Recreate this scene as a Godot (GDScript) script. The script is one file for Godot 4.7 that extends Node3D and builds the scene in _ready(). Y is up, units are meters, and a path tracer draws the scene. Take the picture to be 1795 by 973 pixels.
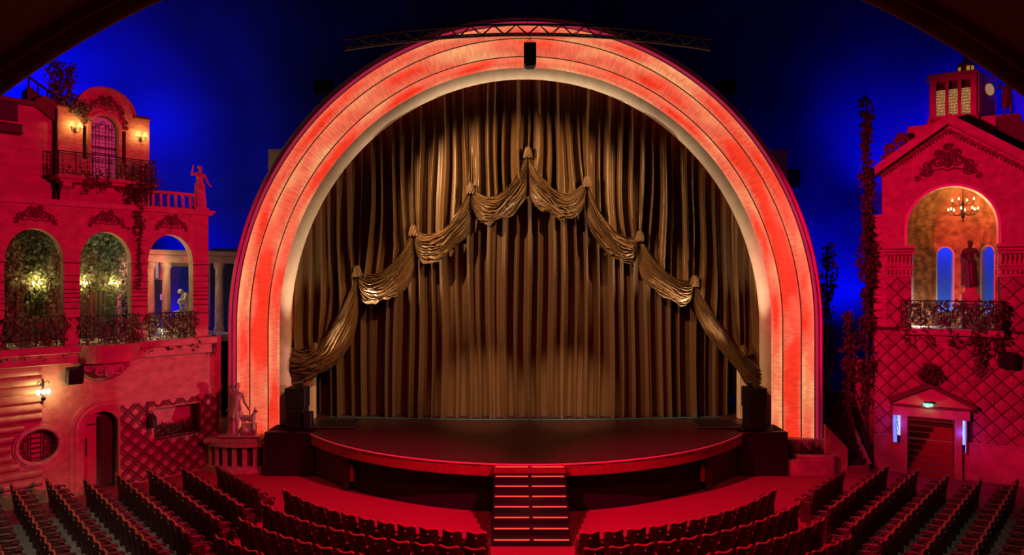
extends Node3D
# An old atmospheric picture palace: a luminous arch over a stage with a draped house curtain, garden facades on both sides,
# a night-blue plaster vault and rows of seats. World units are metres, y up; the eye stands 7 m above the stalls floor.

const F := 1150.0                      # focal length in pixels of the 1795 x 973 frame
const EYE := Vector3(0, 7, 0)
const SC := 0.5                        # x of the stage axis
const STAGE := 1.55                    # height of the stage floor
var M := {}                            # materials
var LF := Transform3D()                # frame of the left facade: x along it, y up, z out into the room
var RF := Transform3D()                # the same on the right
var used := {}
var rng := RandomNumberGenerator.new()

# ---------------------------------------------------------------- mesh building
class MB:
	var v := PackedVector3Array()
	var n := PackedVector3Array()
	var t := PackedVector2Array()
	var ix := PackedInt32Array()
	var xf := Transform3D()

	func tri(a: Vector3, b: Vector3, c: Vector3, out: Vector3) -> void:
		var k := (b - a).cross(c - a)
		if k.length_squared() < 1e-14:
			return
		k = k.normalized()
		if k.dot(out) < 0.0:
			k = -k
		three(a, b, c, k, k, k)

	func three(a: Vector3, b: Vector3, c: Vector3, na: Vector3, nb: Vector3, nc: Vector3) -> void:
		var s := v.size()
		if (b - a).cross(c - a).dot(na + nb + nc) > 0.0:
			var w := b; b = c; c = w
			w = nb; nb = nc; nc = w
		for p in [a, b, c]:
			v.append(xf * p)
			t.append(Vector2(p.x, p.y))
		for q in [na, nb, nc]:
			n.append((xf.basis * q).normalized())
		ix.append_array([s, s + 1, s + 2])

	func quad(a: Vector3, b: Vector3, c: Vector3, d: Vector3, out: Vector3) -> void:
		tri(a, b, c, out)
		tri(a, c, d, out)

	func box(c: Vector3, s: Vector3, b := Basis(), ch := 0.0) -> void:
		var h := s / 2.0
		ch = minf(ch, minf(h.x, minf(h.y, h.z)) * 0.9)
		var sg := [-1.0, 1.0]
		var q := func(x: float, y: float, z: float) -> Vector3: return c + b * Vector3(x, y, z)
		for e in sg:
			var y: float = h.y - ch
			var z: float = h.z - ch
			var x: float = h.x - ch
			quad(q.call(e * h.x, -y, -z), q.call(e * h.x, y, -z), q.call(e * h.x, y, z), q.call(e * h.x, -y, z), b * Vector3(e, 0, 0))
			quad(q.call(-x, e * h.y, -z), q.call(x, e * h.y, -z), q.call(x, e * h.y, z), q.call(-x, e * h.y, z), b * Vector3(0, e, 0))
			quad(q.call(-x, -y, e * h.z), q.call(x, -y, e * h.z), q.call(x, y, e * h.z), q.call(-x, y, e * h.z), b * Vector3(0, 0, e))
			if ch > 0.0:
				for g in sg:
					quad(q.call(e * h.x, g * y, -z), q.call(e * h.x, g * y, z), q.call(e * x, g * h.y, z), q.call(e * x, g * h.y, -z), b * Vector3(e, g, 0))
					quad(q.call(e * h.x, -y, g * z), q.call(e * h.x, y, g * z), q.call(e * x, y, g * h.z), q.call(e * x, -y, g * h.z), b * Vector3(e, 0, g))
					quad(q.call(-x, e * h.y, g * z), q.call(x, e * h.y, g * z), q.call(x, e * y, g * h.z), q.call(-x, e * y, g * h.z), b * Vector3(0, e, g))
					for k in sg:
						tri(q.call(e * h.x, g * y, k * z), q.call(e * x, g * h.y, k * z), q.call(e * x, g * y, k * h.z), b * Vector3(e, g, k))

	func bar(a: Vector3, b: Vector3, w: float, d: float, up := Vector3(0, 0, 1)) -> void:
		# a straight square bar from a to b, w across and d along up
		var x := (b - a)
		var l := x.length()
		if l < 1e-5:
			return
		x /= l
		var z := up - x * up.dot(x)
		if z.length() < 1e-3:
			z = Vector3(1, 0, 0) - x * x.x
		z = z.normalized()
		box((a + b) / 2.0, Vector3(l, w, d), Basis(x, z.cross(x), z))

	func prism(p: PackedVector2Array, z0: float, z1: float, caps := 3) -> void:
		# a flat outline in x, y pulled from z0 to z1
		var q := p.duplicate()
		if Geometry2D.is_polygon_clockwise(q):
			q.reverse()
		var idx := Geometry2D.triangulate_polygon(q)
		for i in range(0, idx.size(), 3):
			var a := q[idx[i]]; var b := q[idx[i + 1]]; var c := q[idx[i + 2]]
			if caps & 1:
				tri(Vector3(a.x, a.y, z1), Vector3(b.x, b.y, z1), Vector3(c.x, c.y, z1), Vector3(0, 0, signf(z1 - z0)))
			if caps & 2:
				tri(Vector3(a.x, a.y, z0), Vector3(b.x, b.y, z0), Vector3(c.x, c.y, z0), Vector3(0, 0, signf(z0 - z1)))
		for i in q.size():
			var a := q[i]
			var b := q[(i + 1) % q.size()]
			var o := Vector3(b.y - a.y, a.x - b.x, 0)
			quad(Vector3(a.x, a.y, z0), Vector3(b.x, b.y, z0), Vector3(b.x, b.y, z1), Vector3(a.x, a.y, z1), o)

	func slab(p: PackedVector2Array, y0: float, y1: float) -> void:
		# a flat outline in x, z pulled from y0 to y1
		var keep := xf
		xf = xf * Transform3D(Basis(Vector3(1, 0, 0), Vector3(0, 0, 1), Vector3(0, -1, 0)), Vector3.ZERO)
		prism(p, -y0, -y1)
		xf = keep

	func grid(nu: int, nv: int, f: Callable, loop := false, flip := false) -> void:
		# a smooth surface f(i / nu, j / nv)
		var s := v.size()
		var p := PackedVector3Array()
		p.resize((nu + 1) * (nv + 1))
		for i in nu + 1:
			for j in nv + 1:
				p[i * (nv + 1) + j] = f.call(float(i) / nu, float(j) / nv)
		for i in nu + 1:
			for j in nv + 1:
				var i0 := i - 1 if i > 0 else (nu - 1 if loop else 0)
				var i1 := i + 1 if i < nu else (1 if loop else nu)
				var j0 := maxi(j - 1, 0)
				var j1 := mini(j + 1, nv)
				var du := p[i1 * (nv + 1) + j] - p[i0 * (nv + 1) + j]
				var dv := p[i * (nv + 1) + j1] - p[i * (nv + 1) + j0]
				var m := du.cross(dv)
				if m.length_squared() < 1e-16:
					var ja := mini(j + 1, nv) if j == 0 else maxi(j - 1, 0)
					m = (p[i1 * (nv + 1) + ja] - p[i0 * (nv + 1) + ja]).cross(dv)
				if flip:
					m = -m
				v.append(xf * p[i * (nv + 1) + j])
				n.append((xf.basis * m).normalized())
				t.append(Vector2(float(i) / nu, float(j) / nv))
		for i in nu:
			for j in nv:
				var a := s + i * (nv + 1) + j
				var b := a + nv + 1
				if flip:
					ix.append_array([a, b, b + 1, a, b + 1, a + 1])
				else:
					ix.append_array([a, b + 1, b, a, a + 1, b + 1])

	func tube(p: PackedVector3Array, r: Variant, sides := 6, caps := true) -> void:
		# a round bar along p; r is one radius or one for each point
		var m := p.size()
		var up := Vector3(0.31, 0.83, 0.46)
		var rings: Array[PackedVector3Array] = []
		var dirs := PackedVector3Array()
		for i in m:
			var d := (p[mini(i + 1, m - 1)] - p[maxi(i - 1, 0)]).normalized()
			dirs.append(d)
			up = up - d * up.dot(d)
			if up.length() < 0.05:
				up = Vector3(d.y, d.z, -d.x) - d * Vector3(d.y, d.z, -d.x).dot(d)
			up = up.normalized()
			var side := d.cross(up)
			var ring := PackedVector3Array()
			for k in sides:
				var a := TAU * k / sides
				ring.append(up * cos(a) + side * sin(a))
			rings.append(ring)
		for i in m - 1:
			var ra: float = r if r is float else r[i]
			var rb: float = r if r is float else r[i + 1]
			for k in sides:
				var l := (k + 1) % sides
				var a := rings[i][k]; var b := rings[i][l]; var c := rings[i + 1][l]; var d := rings[i + 1][k]
				three(p[i] + a * ra, p[i] + b * ra, p[i + 1] + c * rb, a, b, c)
				three(p[i] + a * ra, p[i + 1] + c * rb, p[i + 1] + d * rb, a, c, d)
		if caps:
			for e in [0, m - 1]:
				var rr: float = r if r is float else r[e]
				for k in range(1, sides - 1):
					tri(p[e] + rings[e][0] * rr, p[e] + rings[e][k] * rr, p[e] + rings[e][k + 1] * rr, -dirs[e] if e == 0 else dirs[e])

	func lathe(prof: Array, at := Vector3.ZERO, segs := 16, a0 := 0.0, a1 := TAU) -> void:
		# rows [radius, height], turned round the y axis at a point
		for j in prof.size() - 1:
			var p0: Array = prof[j]
			var p1: Array = prof[j + 1]
			var sl := Vector2(p1[1] - p0[1], p0[0] - p1[0])
			if sl.length() < 1e-6:
				continue
			sl = sl.normalized()
			for k in segs:
				var a := a0 + (a1 - a0) * k / segs
				var b := a0 + (a1 - a0) * (k + 1) / segs
				var da := Vector3(sin(a), 0, cos(a))
				var db := Vector3(sin(b), 0, cos(b))
				var na := da * sl.x + Vector3(0, sl.y, 0)
				var nb := db * sl.x + Vector3(0, sl.y, 0)
				var q0: Vector3 = at + da * p0[0] + Vector3(0, p0[1], 0)
				var q1: Vector3 = at + db * p0[0] + Vector3(0, p0[1], 0)
				var q2: Vector3 = at + db * p1[0] + Vector3(0, p1[1], 0)
				var q3: Vector3 = at + da * p1[0] + Vector3(0, p1[1], 0)
				if p0[0] > 1e-5:
					three(q0, q1, q2, na, nb, nb)
				if p1[0] > 1e-5:
					three(q0, q2, q3, na, nb, na)

	func ball(c: Vector3, r: Vector3, nu := 12, nv := 8) -> void:
		grid(nu, nv, func(a: float, b: float) -> Vector3: return c + Vector3(sin(a * TAU) * sin(b * PI) * r.x, cos(b * PI) * r.y, cos(a * TAU) * sin(b * PI) * r.z), true, true)

	func leaf(at: Vector3, along: Vector3, face: Vector3, l: float, w: float) -> void:
		var s := along.cross(face).normalized() * w
		var m := at + along * l * 0.45 + face * l * 0.08
		var e := at + along * l
		var k := (e - at).cross(m + s - at).normalized()
		var i := v.size()
		for p in [at, m + s, e, m - s]:
			v.append(xf * p)
			n.append((xf.basis * k).normalized())
			t.append(Vector2(p.x, p.y))
		ix.append_array([i, i + 1, i + 2, i, i + 2, i + 3])

	func done() -> ArrayMesh:
		var a := []
		a.resize(Mesh.ARRAY_MAX)
		a[Mesh.ARRAY_VERTEX] = v
		a[Mesh.ARRAY_NORMAL] = n
		a[Mesh.ARRAY_TEX_UV] = t
		a[Mesh.ARRAY_INDEX] = ix
		var m := ArrayMesh.new()
		m.add_surface_from_arrays(Mesh.PRIMITIVE_TRIANGLES, a)
		return m

# ---------------------------------------------------------------- bodies of statues: smooth union of tapered bones, meshed as surface nets
func body(bones: Array, cell: float, k: float, fold: Variant = null) -> ArrayMesh:
	var lo := Vector3.INF
	var hi := -Vector3.INF
	for b in bones:
		var r: float = maxf(b[2], b[3]) + k + cell * 2.0
		lo = lo.min((b[0] as Vector3).min(b[1]) - Vector3.ONE * r)
		hi = hi.max((b[0] as Vector3).max(b[1]) + Vector3.ONE * r)
	var nx := int((hi.x - lo.x) / cell) + 2
	var ny := int((hi.y - lo.y) / cell) + 2
	var nz := int((hi.z - lo.z) / cell) + 2
	var f := PackedFloat32Array()
	f.resize(nx * ny * nz)
	f.fill(9.0)
	for b in bones:
		var a: Vector3 = b[0]
		var d: Vector3 = b[1] - a
		var ll := maxf(d.length_squared(), 1e-9)
		var ra: float = b[2]
		var rb: float = b[3]
		var m: float = maxf(ra, rb) + k + cell * 2.0
		var g0 := ((a.min(b[1]) - Vector3.ONE * m - lo) / cell).floor().max(Vector3.ZERO)
		var g1 := ((a.max(b[1]) + Vector3.ONE * m - lo) / cell).ceil()
		for x in range(int(g0.x), mini(int(g1.x), nx - 1) + 1):
			for y in range(int(g0.y), mini(int(g1.y), ny - 1) + 1):
				for z in range(int(g0.z), mini(int(g1.z), nz - 1) + 1):
					var p := lo + Vector3(x, y, z) * cell
					var h := clampf((p - a).dot(d) / ll, 0.0, 1.0)
					var e := (p - a - d * h).length() - lerpf(ra, rb, h)
					var at := (x * ny + y) * nz + z
					var o := f[at]
					if o > 8.0:
						f[at] = e
					else:
						var w := clampf(0.5 + 0.5 * (o - e) / k, 0.0, 1.0)
						f[at] = lerpf(o, e, w) - k * w * (1.0 - w)
	if fold != null:
		for x in nx:
			for y in ny:
				for z in nz:
					var at := (x * ny + y) * nz + z
					if absf(f[at]) < 0.2:
						f[at] += fold.call(lo + Vector3(x, y, z) * cell)
	var mb := MB.new()
	var id := {}
	var cr := [Vector3i(0, 0, 0), Vector3i(0, 0, 1), Vector3i(0, 1, 0), Vector3i(0, 1, 1), Vector3i(1, 0, 0), Vector3i(1, 0, 1), Vector3i(1, 1, 0), Vector3i(1, 1, 1)]
	var ed := [0, 1, 2, 3, 4, 5, 6, 7, 0, 2, 1, 3, 4, 6, 5, 7, 0, 4, 1, 5, 2, 6, 3, 7]
	for x in nx - 1:
		for y in ny - 1:
			for z in nz - 1:
				var base := (x * ny + y) * nz + z
				var c0 := f[base]
				if absf(c0) > cell * 2.5:
					continue
				var q := PackedFloat32Array()
				var neg := 0
				for o in cr:
					var w := f[base + (o.x * ny + o.y) * nz + o.z]
					q.append(w)
					neg += int(w < 0.0)
				if neg == 0 or neg == 8:
					continue
				var s := Vector3.ZERO
				var cnt := 0
				for e in range(0, 24, 2):
					var wa := q[ed[e]]
					var wb := q[ed[e + 1]]
					if (wa < 0.0) != (wb < 0.0):
						s += Vector3(cr[ed[e]]).lerp(Vector3(cr[ed[e + 1]]), wa / (wa - wb))
						cnt += 1
				var g := Vector3(q[4] + q[5] + q[6] + q[7] - q[0] - q[1] - q[2] - q[3], q[2] + q[3] + q[6] + q[7] - q[0] - q[1] - q[4] - q[5], q[1] + q[3] + q[5] + q[7] - q[0] - q[2] - q[4] - q[6])
				id[base] = mb.v.size()
				mb.v.append(lo + (Vector3(x, y, z) + s / cnt) * cell)
				mb.n.append(g.normalized())
				mb.t.append(Vector2.ZERO)
	var st := [ny * nz, nz, 1]
	for base in id.keys():
		for ax in 3:
			var a0: int = base
			var a1: int = base + st[ax]
			if a1 >= f.size() or (f[a0] < 0.0) == (f[a1] < 0.0):
				continue
			var b1: int = st[(ax + 1) % 3]
			var b2: int = st[(ax + 2) % 3]
			var w := [base, base - b1, base - b1 - b2, base - b2]
			if w.any(func(i): return not id.has(i)):
				continue
			var i0: int = id[w[0]]; var i1: int = id[w[1]]; var i2: int = id[w[2]]; var i3: int = id[w[3]]
			if f[a0] < 0.0:
				mb.ix.append_array([i0, i2, i1, i0, i3, i2])
			else:
				mb.ix.append_array([i0, i1, i2, i0, i2, i3])
	return mb.done()

# ---------------------------------------------------------------- nodes
func numbered(called: String) -> String:
	var k: int = used.get(called, 0)
	used[called] = k + 1
	return called if k == 0 else "%s_%03d" % [called, k]

func thing(called: String, label: String, category: String, xf := Transform3D(), group := "") -> Node3D:
	var o := Node3D.new()
	o.name = numbered(called)
	add_child(o)
	o.transform = xf
	tag(o, label, category, group)
	return o

func tag(o: Node, label: String, category: String, group := "", kind := "") -> Node:
	if label: o.set_meta("label", label)
	if category: o.set_meta("category", category)
	if group: o.set_meta("group", group)
	if kind: o.set_meta("kind", kind)
	return o

func part(called: String, mesh: Variant, m: Material, parent: Node3D, label := "") -> MeshInstance3D:
	var o := MeshInstance3D.new()
	o.name = called
	o.mesh = mesh.done() if mesh is MB else mesh
	o.material_override = m
	parent.add_child(o, true)
	if label: o.set_meta("label", label)
	return o

func solo(called: String, mesh: Variant, m: Material, label: String, category: String, xf := Transform3D(), group := "") -> MeshInstance3D:
	var o := part(numbered(called), mesh, m, self)
	o.transform = xf
	tag(o, label, category, group)
	return o

func structure(called: String, label: String, category: String, xf := Transform3D()) -> Node3D:
	var o := thing(called, label, category, xf)
	o.set_meta("kind", "structure")
	return o

func stuff(o: Node) -> Node:
	o.set_meta("kind", "stuff")
	return o

# ---------------------------------------------------------------- places
func P(px: float, py: float, d: float) -> Vector3:
	return EYE + Vector3((px - 897.5) / F, -(py - 486.5) / F, -1.0) * d

func on(fr: Transform3D, px: float, py: float, off := 0.0) -> Vector3:
	# the point of a facade, in the facade's own frame, that lies at a place of the photograph; off is out of the wall
	var r := Vector3((px - 897.5) / F, -(py - 486.5) / F, -1.0)
	var nn := fr.basis.z
	var s := nn.dot(fr.origin + nn * off - EYE) / nn.dot(r)
	return fr.affine_inverse() * (EYE + r * s)

func at(fr: Transform3D, u: float, y: float, off := 0.0) -> Transform3D:
	return fr * Transform3D(Basis(), Vector3(u, y, off))

func arc2(c: Vector2, rx: float, ry: float, a0: float, a1: float, k: int) -> PackedVector2Array:
	var p := PackedVector2Array()
	for i in k + 1:
		var a := lerpf(a0, a1, float(i) / k)
		p.append(c + Vector2(cos(a) * rx, sin(a) * ry))
	return p

func half_hole(h: Dictionary, side: float) -> PackedVector2Array:
	# right (side 1) or left (side -1) half of a hole's outline, from its foot to its crown
	var p := PackedVector2Array()
	if h.kind == "circle":
		p = arc2(Vector2(h.x, h.y), side * h.r, h.r, -PI / 2, PI / 2, 14)
	else:
		p.append(Vector2(h.x, h.y0))
		p.append(Vector2(h.x + side * h.w / 2, h.y0))
		if h.kind == "rect":
			p.append(Vector2(h.x + side * h.w / 2, h.y1))
			p.append(Vector2(h.x, h.y1))
		else:
			p.append_array(arc2(Vector2(h.x, h.ys), side * h.w / 2, h.y1 - h.ys, 0, PI / 2, 12))
	return p

func wall(mb: MB, x0: float, x1: float, y0: float, y1: float, z0: float, z1: float, holes: Array) -> void:
	# a wall with holes, cut into upright strips between the middles of the holes
	for i in holes.size() + 1:
		var q := PackedVector2Array()
		if i == 0:
			q.append_array([Vector2(x0, y1), Vector2(x0, y0)])
		else:
			var h: Dictionary = holes[i - 1]
			var c := half_hole(h, 1.0)
			var open: bool = h.kind != "circle" and h.y0 <= y0 + 0.001
			q.append(Vector2(h.x, y1))
			c.reverse()
			if open:
				c.remove_at(c.size() - 1)
			q.append_array(c)
			if not open:
				q.append(Vector2(h.x, y0))
		if i == holes.size():
			q.append_array([Vector2(x1, y0), Vector2(x1, y1)])
		else:
			var h: Dictionary = holes[i]
			var c := half_hole(h, -1.0)
			var open: bool = h.kind != "circle" and h.y0 <= y0 + 0.001
			if open:
				c.remove_at(0)
			else:
				q.append(Vector2(h.x, y0))
			q.append_array(c)
			q.append(Vector2(h.x, y1))
		mb.prism(q, z0, z1)

func arch_band(mb: MB, c: Vector2, w: float, rise: float, wide: float, z0: float, z1: float, foot: float, k := 20) -> void:
	# a moulding round an arched opening, with legs down to foot
	var inner := arc2(c, w / 2, rise, PI, 0, k)
	var outer := arc2(c, w / 2 + wide, rise + wide, 0, PI, k)
	if foot < c.y - 0.001:
		inner.insert(0, Vector2(c.x - w / 2, foot))
		inner.append(Vector2(c.x + w / 2, foot))
		outer.insert(0, Vector2(c.x + w / 2 + wide, foot))
		outer.append(Vector2(c.x - w / 2 - wide, foot))
	inner.append_array(outer)
	mb.prism(inner, z0, z1)

func curl(mb: MB, c: Vector2, r: float, turns: float, a0: float, dir: float, z: float, th: float) -> void:
	# a stucco or iron scroll in the plane of a facade
	var p := PackedVector3Array()
	var k := int(10 * turns) + 4
	for i in k + 1:
		var s := float(i) / k
		var a := a0 + dir * turns * TAU * s
		var rr := r * (1.0 - 0.82 * s)
		p.append(Vector3(c.x + cos(a) * rr, c.y + sin(a) * rr, z))
	mb.tube(p, th, 5)

func leaves(mb: MB, path: PackedVector3Array, spread: float, per_m: float, size: float, r: RandomNumberGenerator, droop := 0.5) -> void:
	for i in path.size() - 1:
		var l := path[i].distance_to(path[i + 1])
		for k in int(l * per_m) + 1:
			var p := path[i].lerp(path[i + 1], r.randf()) + Vector3(r.randfn(), r.randfn(), r.randfn()) * spread * 0.5
			var d := Vector3(r.randf_range(-1, 1), r.randf_range(-1, 0.6) - droop, r.randf_range(-1, 1)).normalized()
			var f := Vector3(r.randf_range(-1, 1), r.randf_range(-0.2, 1), r.randf_range(-1, 1)).normalized()
			f = (f - d * f.dot(d)).normalized()
			var s := size * r.randf_range(0.6, 1.3)
			mb.leaf(p, d, f, s, s * 0.3)

func lamp(pos: Vector3, c: Color, e: float, size := 0.05, parent: Node3D = self) -> OmniLight3D:
	var l := OmniLight3D.new()
	l.name = "lamp_light"
	l.light_color = c
	l.light_energy = e
	l.light_size = size
	l.omni_range = 60.0
	l.omni_attenuation = 2.0
	l.shadow_enabled = true
	parent.add_child(l, true)
	l.position = pos
	return l

func spot(pos: Vector3, to: Vector3, c: Color, e: float, angle: float, soft := 0.3, size := 0.1) -> SpotLight3D:
	var l := SpotLight3D.new()
	l.name = "unseen_spot"
	l.light_color = c
	l.light_energy = e
	l.light_size = size
	l.spot_range = 80.0
	l.spot_attenuation = 2.0
	l.spot_angle = angle
	l.spot_angle_attenuation = soft
	l.shadow_enabled = true
	add_child(l, true)
	l.look_at_from_position(pos, to, Vector3.UP)
	return l

func panel_light(pos: Vector3, x: Vector3, z: Vector3, size: Vector2, c: Color, e: float, parent: Node3D = self) -> AreaLight3D:
	# a soft rectangular light that shines along -z
	var l := AreaLight3D.new()
	l.name = "panel_light"
	l.light_color = c
	l.light_energy = e
	l.area_size = size
	l.area_range = 60.0
	l.shadow_enabled = true
	parent.add_child(l, true)
	l.transform = Transform3D(Basis(x, z.cross(x), z), pos)
	return l

func ordinal(k: int) -> String:
	return ["first", "second", "third", "fourth", "fifth", "sixth", "seventh", "eighth", "ninth", "tenth", "eleventh", "twelfth", "thirteenth", "fourteenth", "fifteenth", "sixteenth", "seventeenth", "eighteenth", "nineteenth", "twentieth"][k]

# ---------------------------------------------------------------- materials
func noise_tex(freq: float, octaves: int, a: Color, b: Color, size := 512, normal := false, bump := 4.0, kind := FastNoiseLite.TYPE_SIMPLEX_SMOOTH) -> NoiseTexture2D:
	var n := FastNoiseLite.new()
	n.seed = 7
	n.noise_type = kind
	n.frequency = freq
	n.fractal_octaves = octaves
	var t := NoiseTexture2D.new()
	t.width = size
	t.height = size
	t.seamless = true
	t.noise = n
	if normal:
		t.as_normal_map = true
		t.bump_strength = bump
	else:
		var g := Gradient.new()
		g.set_color(0, a)
		g.set_color(1, b)
		t.color_ramp = g
	return t

func mat(called: String, c: Color, rough: float, metal := 0.0) -> StandardMaterial3D:
	# c holds linear base colours
	var m := StandardMaterial3D.new()
	m.resource_name = called
	m.albedo_color = c.linear_to_srgb()
	m.roughness = rough
	m.metallic = metal
	M[called] = m
	return m

func grain(m: StandardMaterial3D, colour: Texture2D, normal: Texture2D, scale: float, strength := 0.5) -> StandardMaterial3D:
	m.albedo_texture = colour
	m.uv1_triplanar = true
	m.uv1_world_triplanar = true
	m.uv1_scale = Vector3.ONE * scale
	if normal:
		m.normal_enabled = true
		m.normal_texture = normal
		m.normal_scale = strength
	return m

func glow(called: String, c: Color, e: float) -> StandardMaterial3D:
	var m := mat(called, Color(0.12, 0.11, 0.10), 0.4)
	m.emission_enabled = true
	m.emission = c.linear_to_srgb()
	m.emission_energy_multiplier = e
	return m

func make_materials() -> void:
	var mottle := noise_tex(0.012, 5, Color(0.72, 0.70, 0.68), Color(1, 1, 1))
	var rough_n := noise_tex(0.03, 5, Color.BLACK, Color.WHITE, 512, true, 5.0)
	var fine_n := noise_tex(0.15, 3, Color.BLACK, Color.WHITE, 512, true, 3.0)
	var weave := noise_tex(0.25, 2, Color(0.75, 0.75, 0.75), Color(1, 1, 1), 256)
	grain(mat("plaster", Color(0.60, 0.36, 0.25), 0.85), mottle, rough_n, 0.45, 0.7)
	grain(mat("plaster_smooth", Color(0.60, 0.37, 0.26), 0.75), mottle, fine_n, 0.3, 0.25)
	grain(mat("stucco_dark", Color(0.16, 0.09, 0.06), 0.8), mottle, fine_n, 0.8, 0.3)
	grain(mat("stone", Color(0.6, 0.48, 0.36), 0.7), mottle, fine_n, 0.8, 0.3)
	grain(mat("cream", Color(0.80, 0.68, 0.52), 0.6), noise_tex(0.012, 4, Color(0.9, 0.88, 0.86), Color(1, 1, 1)), fine_n, 0.3, 0.15)
	grain(mat("night_plaster", Color(0.02, 0.05, 0.45), 0.95), noise_tex(0.006, 5, Color(0.45, 0.45, 0.5), Color(1, 1, 1)), null, 0.07)
	grain(mat("vault_brown", Color(0.13, 0.065, 0.06), 0.7), mottle, fine_n, 0.3, 0.3)
	grain(mat("carpet", Color(0.36, 0.020, 0.06), 0.95), weave, fine_n, 1.4, 0.4)
	grain(mat("lino", Color(0.24, 0.25, 0.235), 0.6), mottle, fine_n, 0.6, 0.1)
	grain(mat("stage_floor", Color(0.085, 0.035, 0.035), 0.42), noise_tex(0.02, 6, Color(0.6, 0.6, 0.6), Color(1, 1, 1)), fine_n, 0.35, 0.2)
	grain(mat("stage_lip", Color(0.42, 0.06, 0.06), 0.45), mottle, fine_n, 0.6, 0.1)
	mat("nosing", Color(0.62, 0.36, 0.30), 0.4)
	mat("black", Color(0.008, 0.008, 0.010), 0.55)
	mat("black_cloth", Color(0.006, 0.006, 0.007), 0.95)
	mat("dark_iron", Color(0.018, 0.013, 0.011), 0.5, 0.4)
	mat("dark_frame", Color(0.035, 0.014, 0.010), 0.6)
	mat("steel", Color(0.35, 0.34, 0.33), 0.35, 0.8)
	grain(mat("wood", Color(0.07, 0.028, 0.018), 0.35), noise_tex(0.05, 3, Color(0.6, 0.6, 0.6), Color(1, 1, 1), 256), null, 2.0)
	var velvet := grain(mat("velvet", Color(0.19, 0.013, 0.016), 0.85), weave, null, 5.0)
	velvet.rim_enabled = true
	velvet.rim = 0.5
	velvet.rim_tint = 0.8
	mat("seat_shell", Color(0.035, 0.012, 0.010), 0.38)
	mat("panel_back", Color(0.075, 0.036, 0.024), 0.5)
	mat("rim_roll", Color(0.26, 0.045, 0.03), 0.45)
	mat("plate", Color(0.72, 0.68, 0.6), 0.3, 0.2)
	var cloth := grain(mat("curtain", Color(0.125, 0.060, 0.022), 0.72), weave, fine_n, 3.0, 0.12)
	cloth.rim_enabled = true
	cloth.rim = 0.35
	cloth.rim_tint = 0.7
	var satin := grain(mat("swag", Color(0.19, 0.10, 0.036), 0.38), weave, fine_n, 3.0, 0.12)
	satin.rim_enabled = true
	satin.rim = 0.35
	satin.rim_tint = 0.6
	mat("blue_strip", Color(0.03, 0.28, 0.50), 0.6)
	grain(mat("marble", Color(0.66, 0.58, 0.47), 0.5), mottle, fine_n, 1.2, 0.15)
	grain(mat("bronze", Color(0.09, 0.05, 0.05), 0.45), mottle, fine_n, 1.2, 0.2)
	for k in [["leaf_green", Color(0.075, 0.095, 0.025)], ["leaf_russet", Color(0.065, 0.030, 0.020)]]:
		var m := mat(k[0], k[1], 0.6)
		m.backlight_enabled = true
		m.backlight = Color(0.4, 0.4, 0.4)
		m.cull_mode = BaseMaterial3D.CULL_DISABLED
	mat("bark", Color(0.05, 0.032, 0.022), 0.9)
	mat("door_red", Color(0.40, 0.16, 0.12), 0.55)
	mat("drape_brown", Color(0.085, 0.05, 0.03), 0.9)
	mat("door_green", Color(0.025, 0.032, 0.028), 0.6)
	mat("white_paint", Color(0.72, 0.72, 0.72), 0.6)
	grain(mat("log", Color(0.50, 0.36, 0.22), 0.65), mottle, rough_n, 0.6, 0.3)
	grain(mat("tile", Color(0.46, 0.22, 0.17), 0.6), mottle, fine_n, 0.9, 0.35)
	grain(mat("tile_warm", Color(0.50, 0.25, 0.18), 0.6), mottle, fine_n, 0.9, 0.35)
	grain(mat("tile_deep", Color(0.40, 0.19, 0.15), 0.6), mottle, fine_n, 0.9, 0.35)
	grain(mat("stucco_mid", Color(0.16, 0.07, 0.055), 0.8), mottle, fine_n, 0.8, 0.3)
	mat("joint", Color(0.05, 0.022, 0.018), 0.9)
	grain(mat("mural", Color(0.72, 0.46, 0.25), 0.8), noise_tex(0.01, 5, Color(0.42, 0.30, 0.20), Color(1, 0.86, 0.66)), fine_n, 0.5, 0.2)
	mat("sky_blue_paint", Color(0.30, 0.42, 0.62), 0.85)
	glow("bulb_warm", Color(1.0, 0.62, 0.25), 5.0)
	glow("bulb_white", Color(1.0, 0.86, 0.62), 7.0)
	glow("shade_warm", Color(1.0, 0.58, 0.16), 1.5)
	glow("window_rose", Color(0.30, 0.022, 0.075), 0.8)
	glow("window_gold", Color(0.85, 0.42, 0.14), 0.5)
	glow("window_amber", Color(0.75, 0.36, 0.05), 0.42)
	glow("lantern_blue", Color(0.10, 0.16, 0.95), 1.7)
	glow("lantern_white", Color(0.55, 0.72, 0.95), 1.1)
	glow("exit_green", Color(0.02, 0.55, 0.36), 1.5)
	glow("exit_white", Color(0.6, 1.0, 0.9), 1.6)
	glow("led_red", Color(1.0, 0.065, 0.04), 1.1)
	glow("painted_ring_glow", Color(0.42, 0.012, 0.055), 0.8)  # red light on the outer arch moulding, put in as glow
	M.led_red.albedo_color = Color(0.3, 0.05, 0.02)
	var pane := mat("glass", Color(0.8, 0.85, 0.9, 0.12), 0.05)
	pane.transparency = BaseMaterial3D.TRANSPARENCY_ALPHA
	pane.albedo_color.a = 0.12

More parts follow.
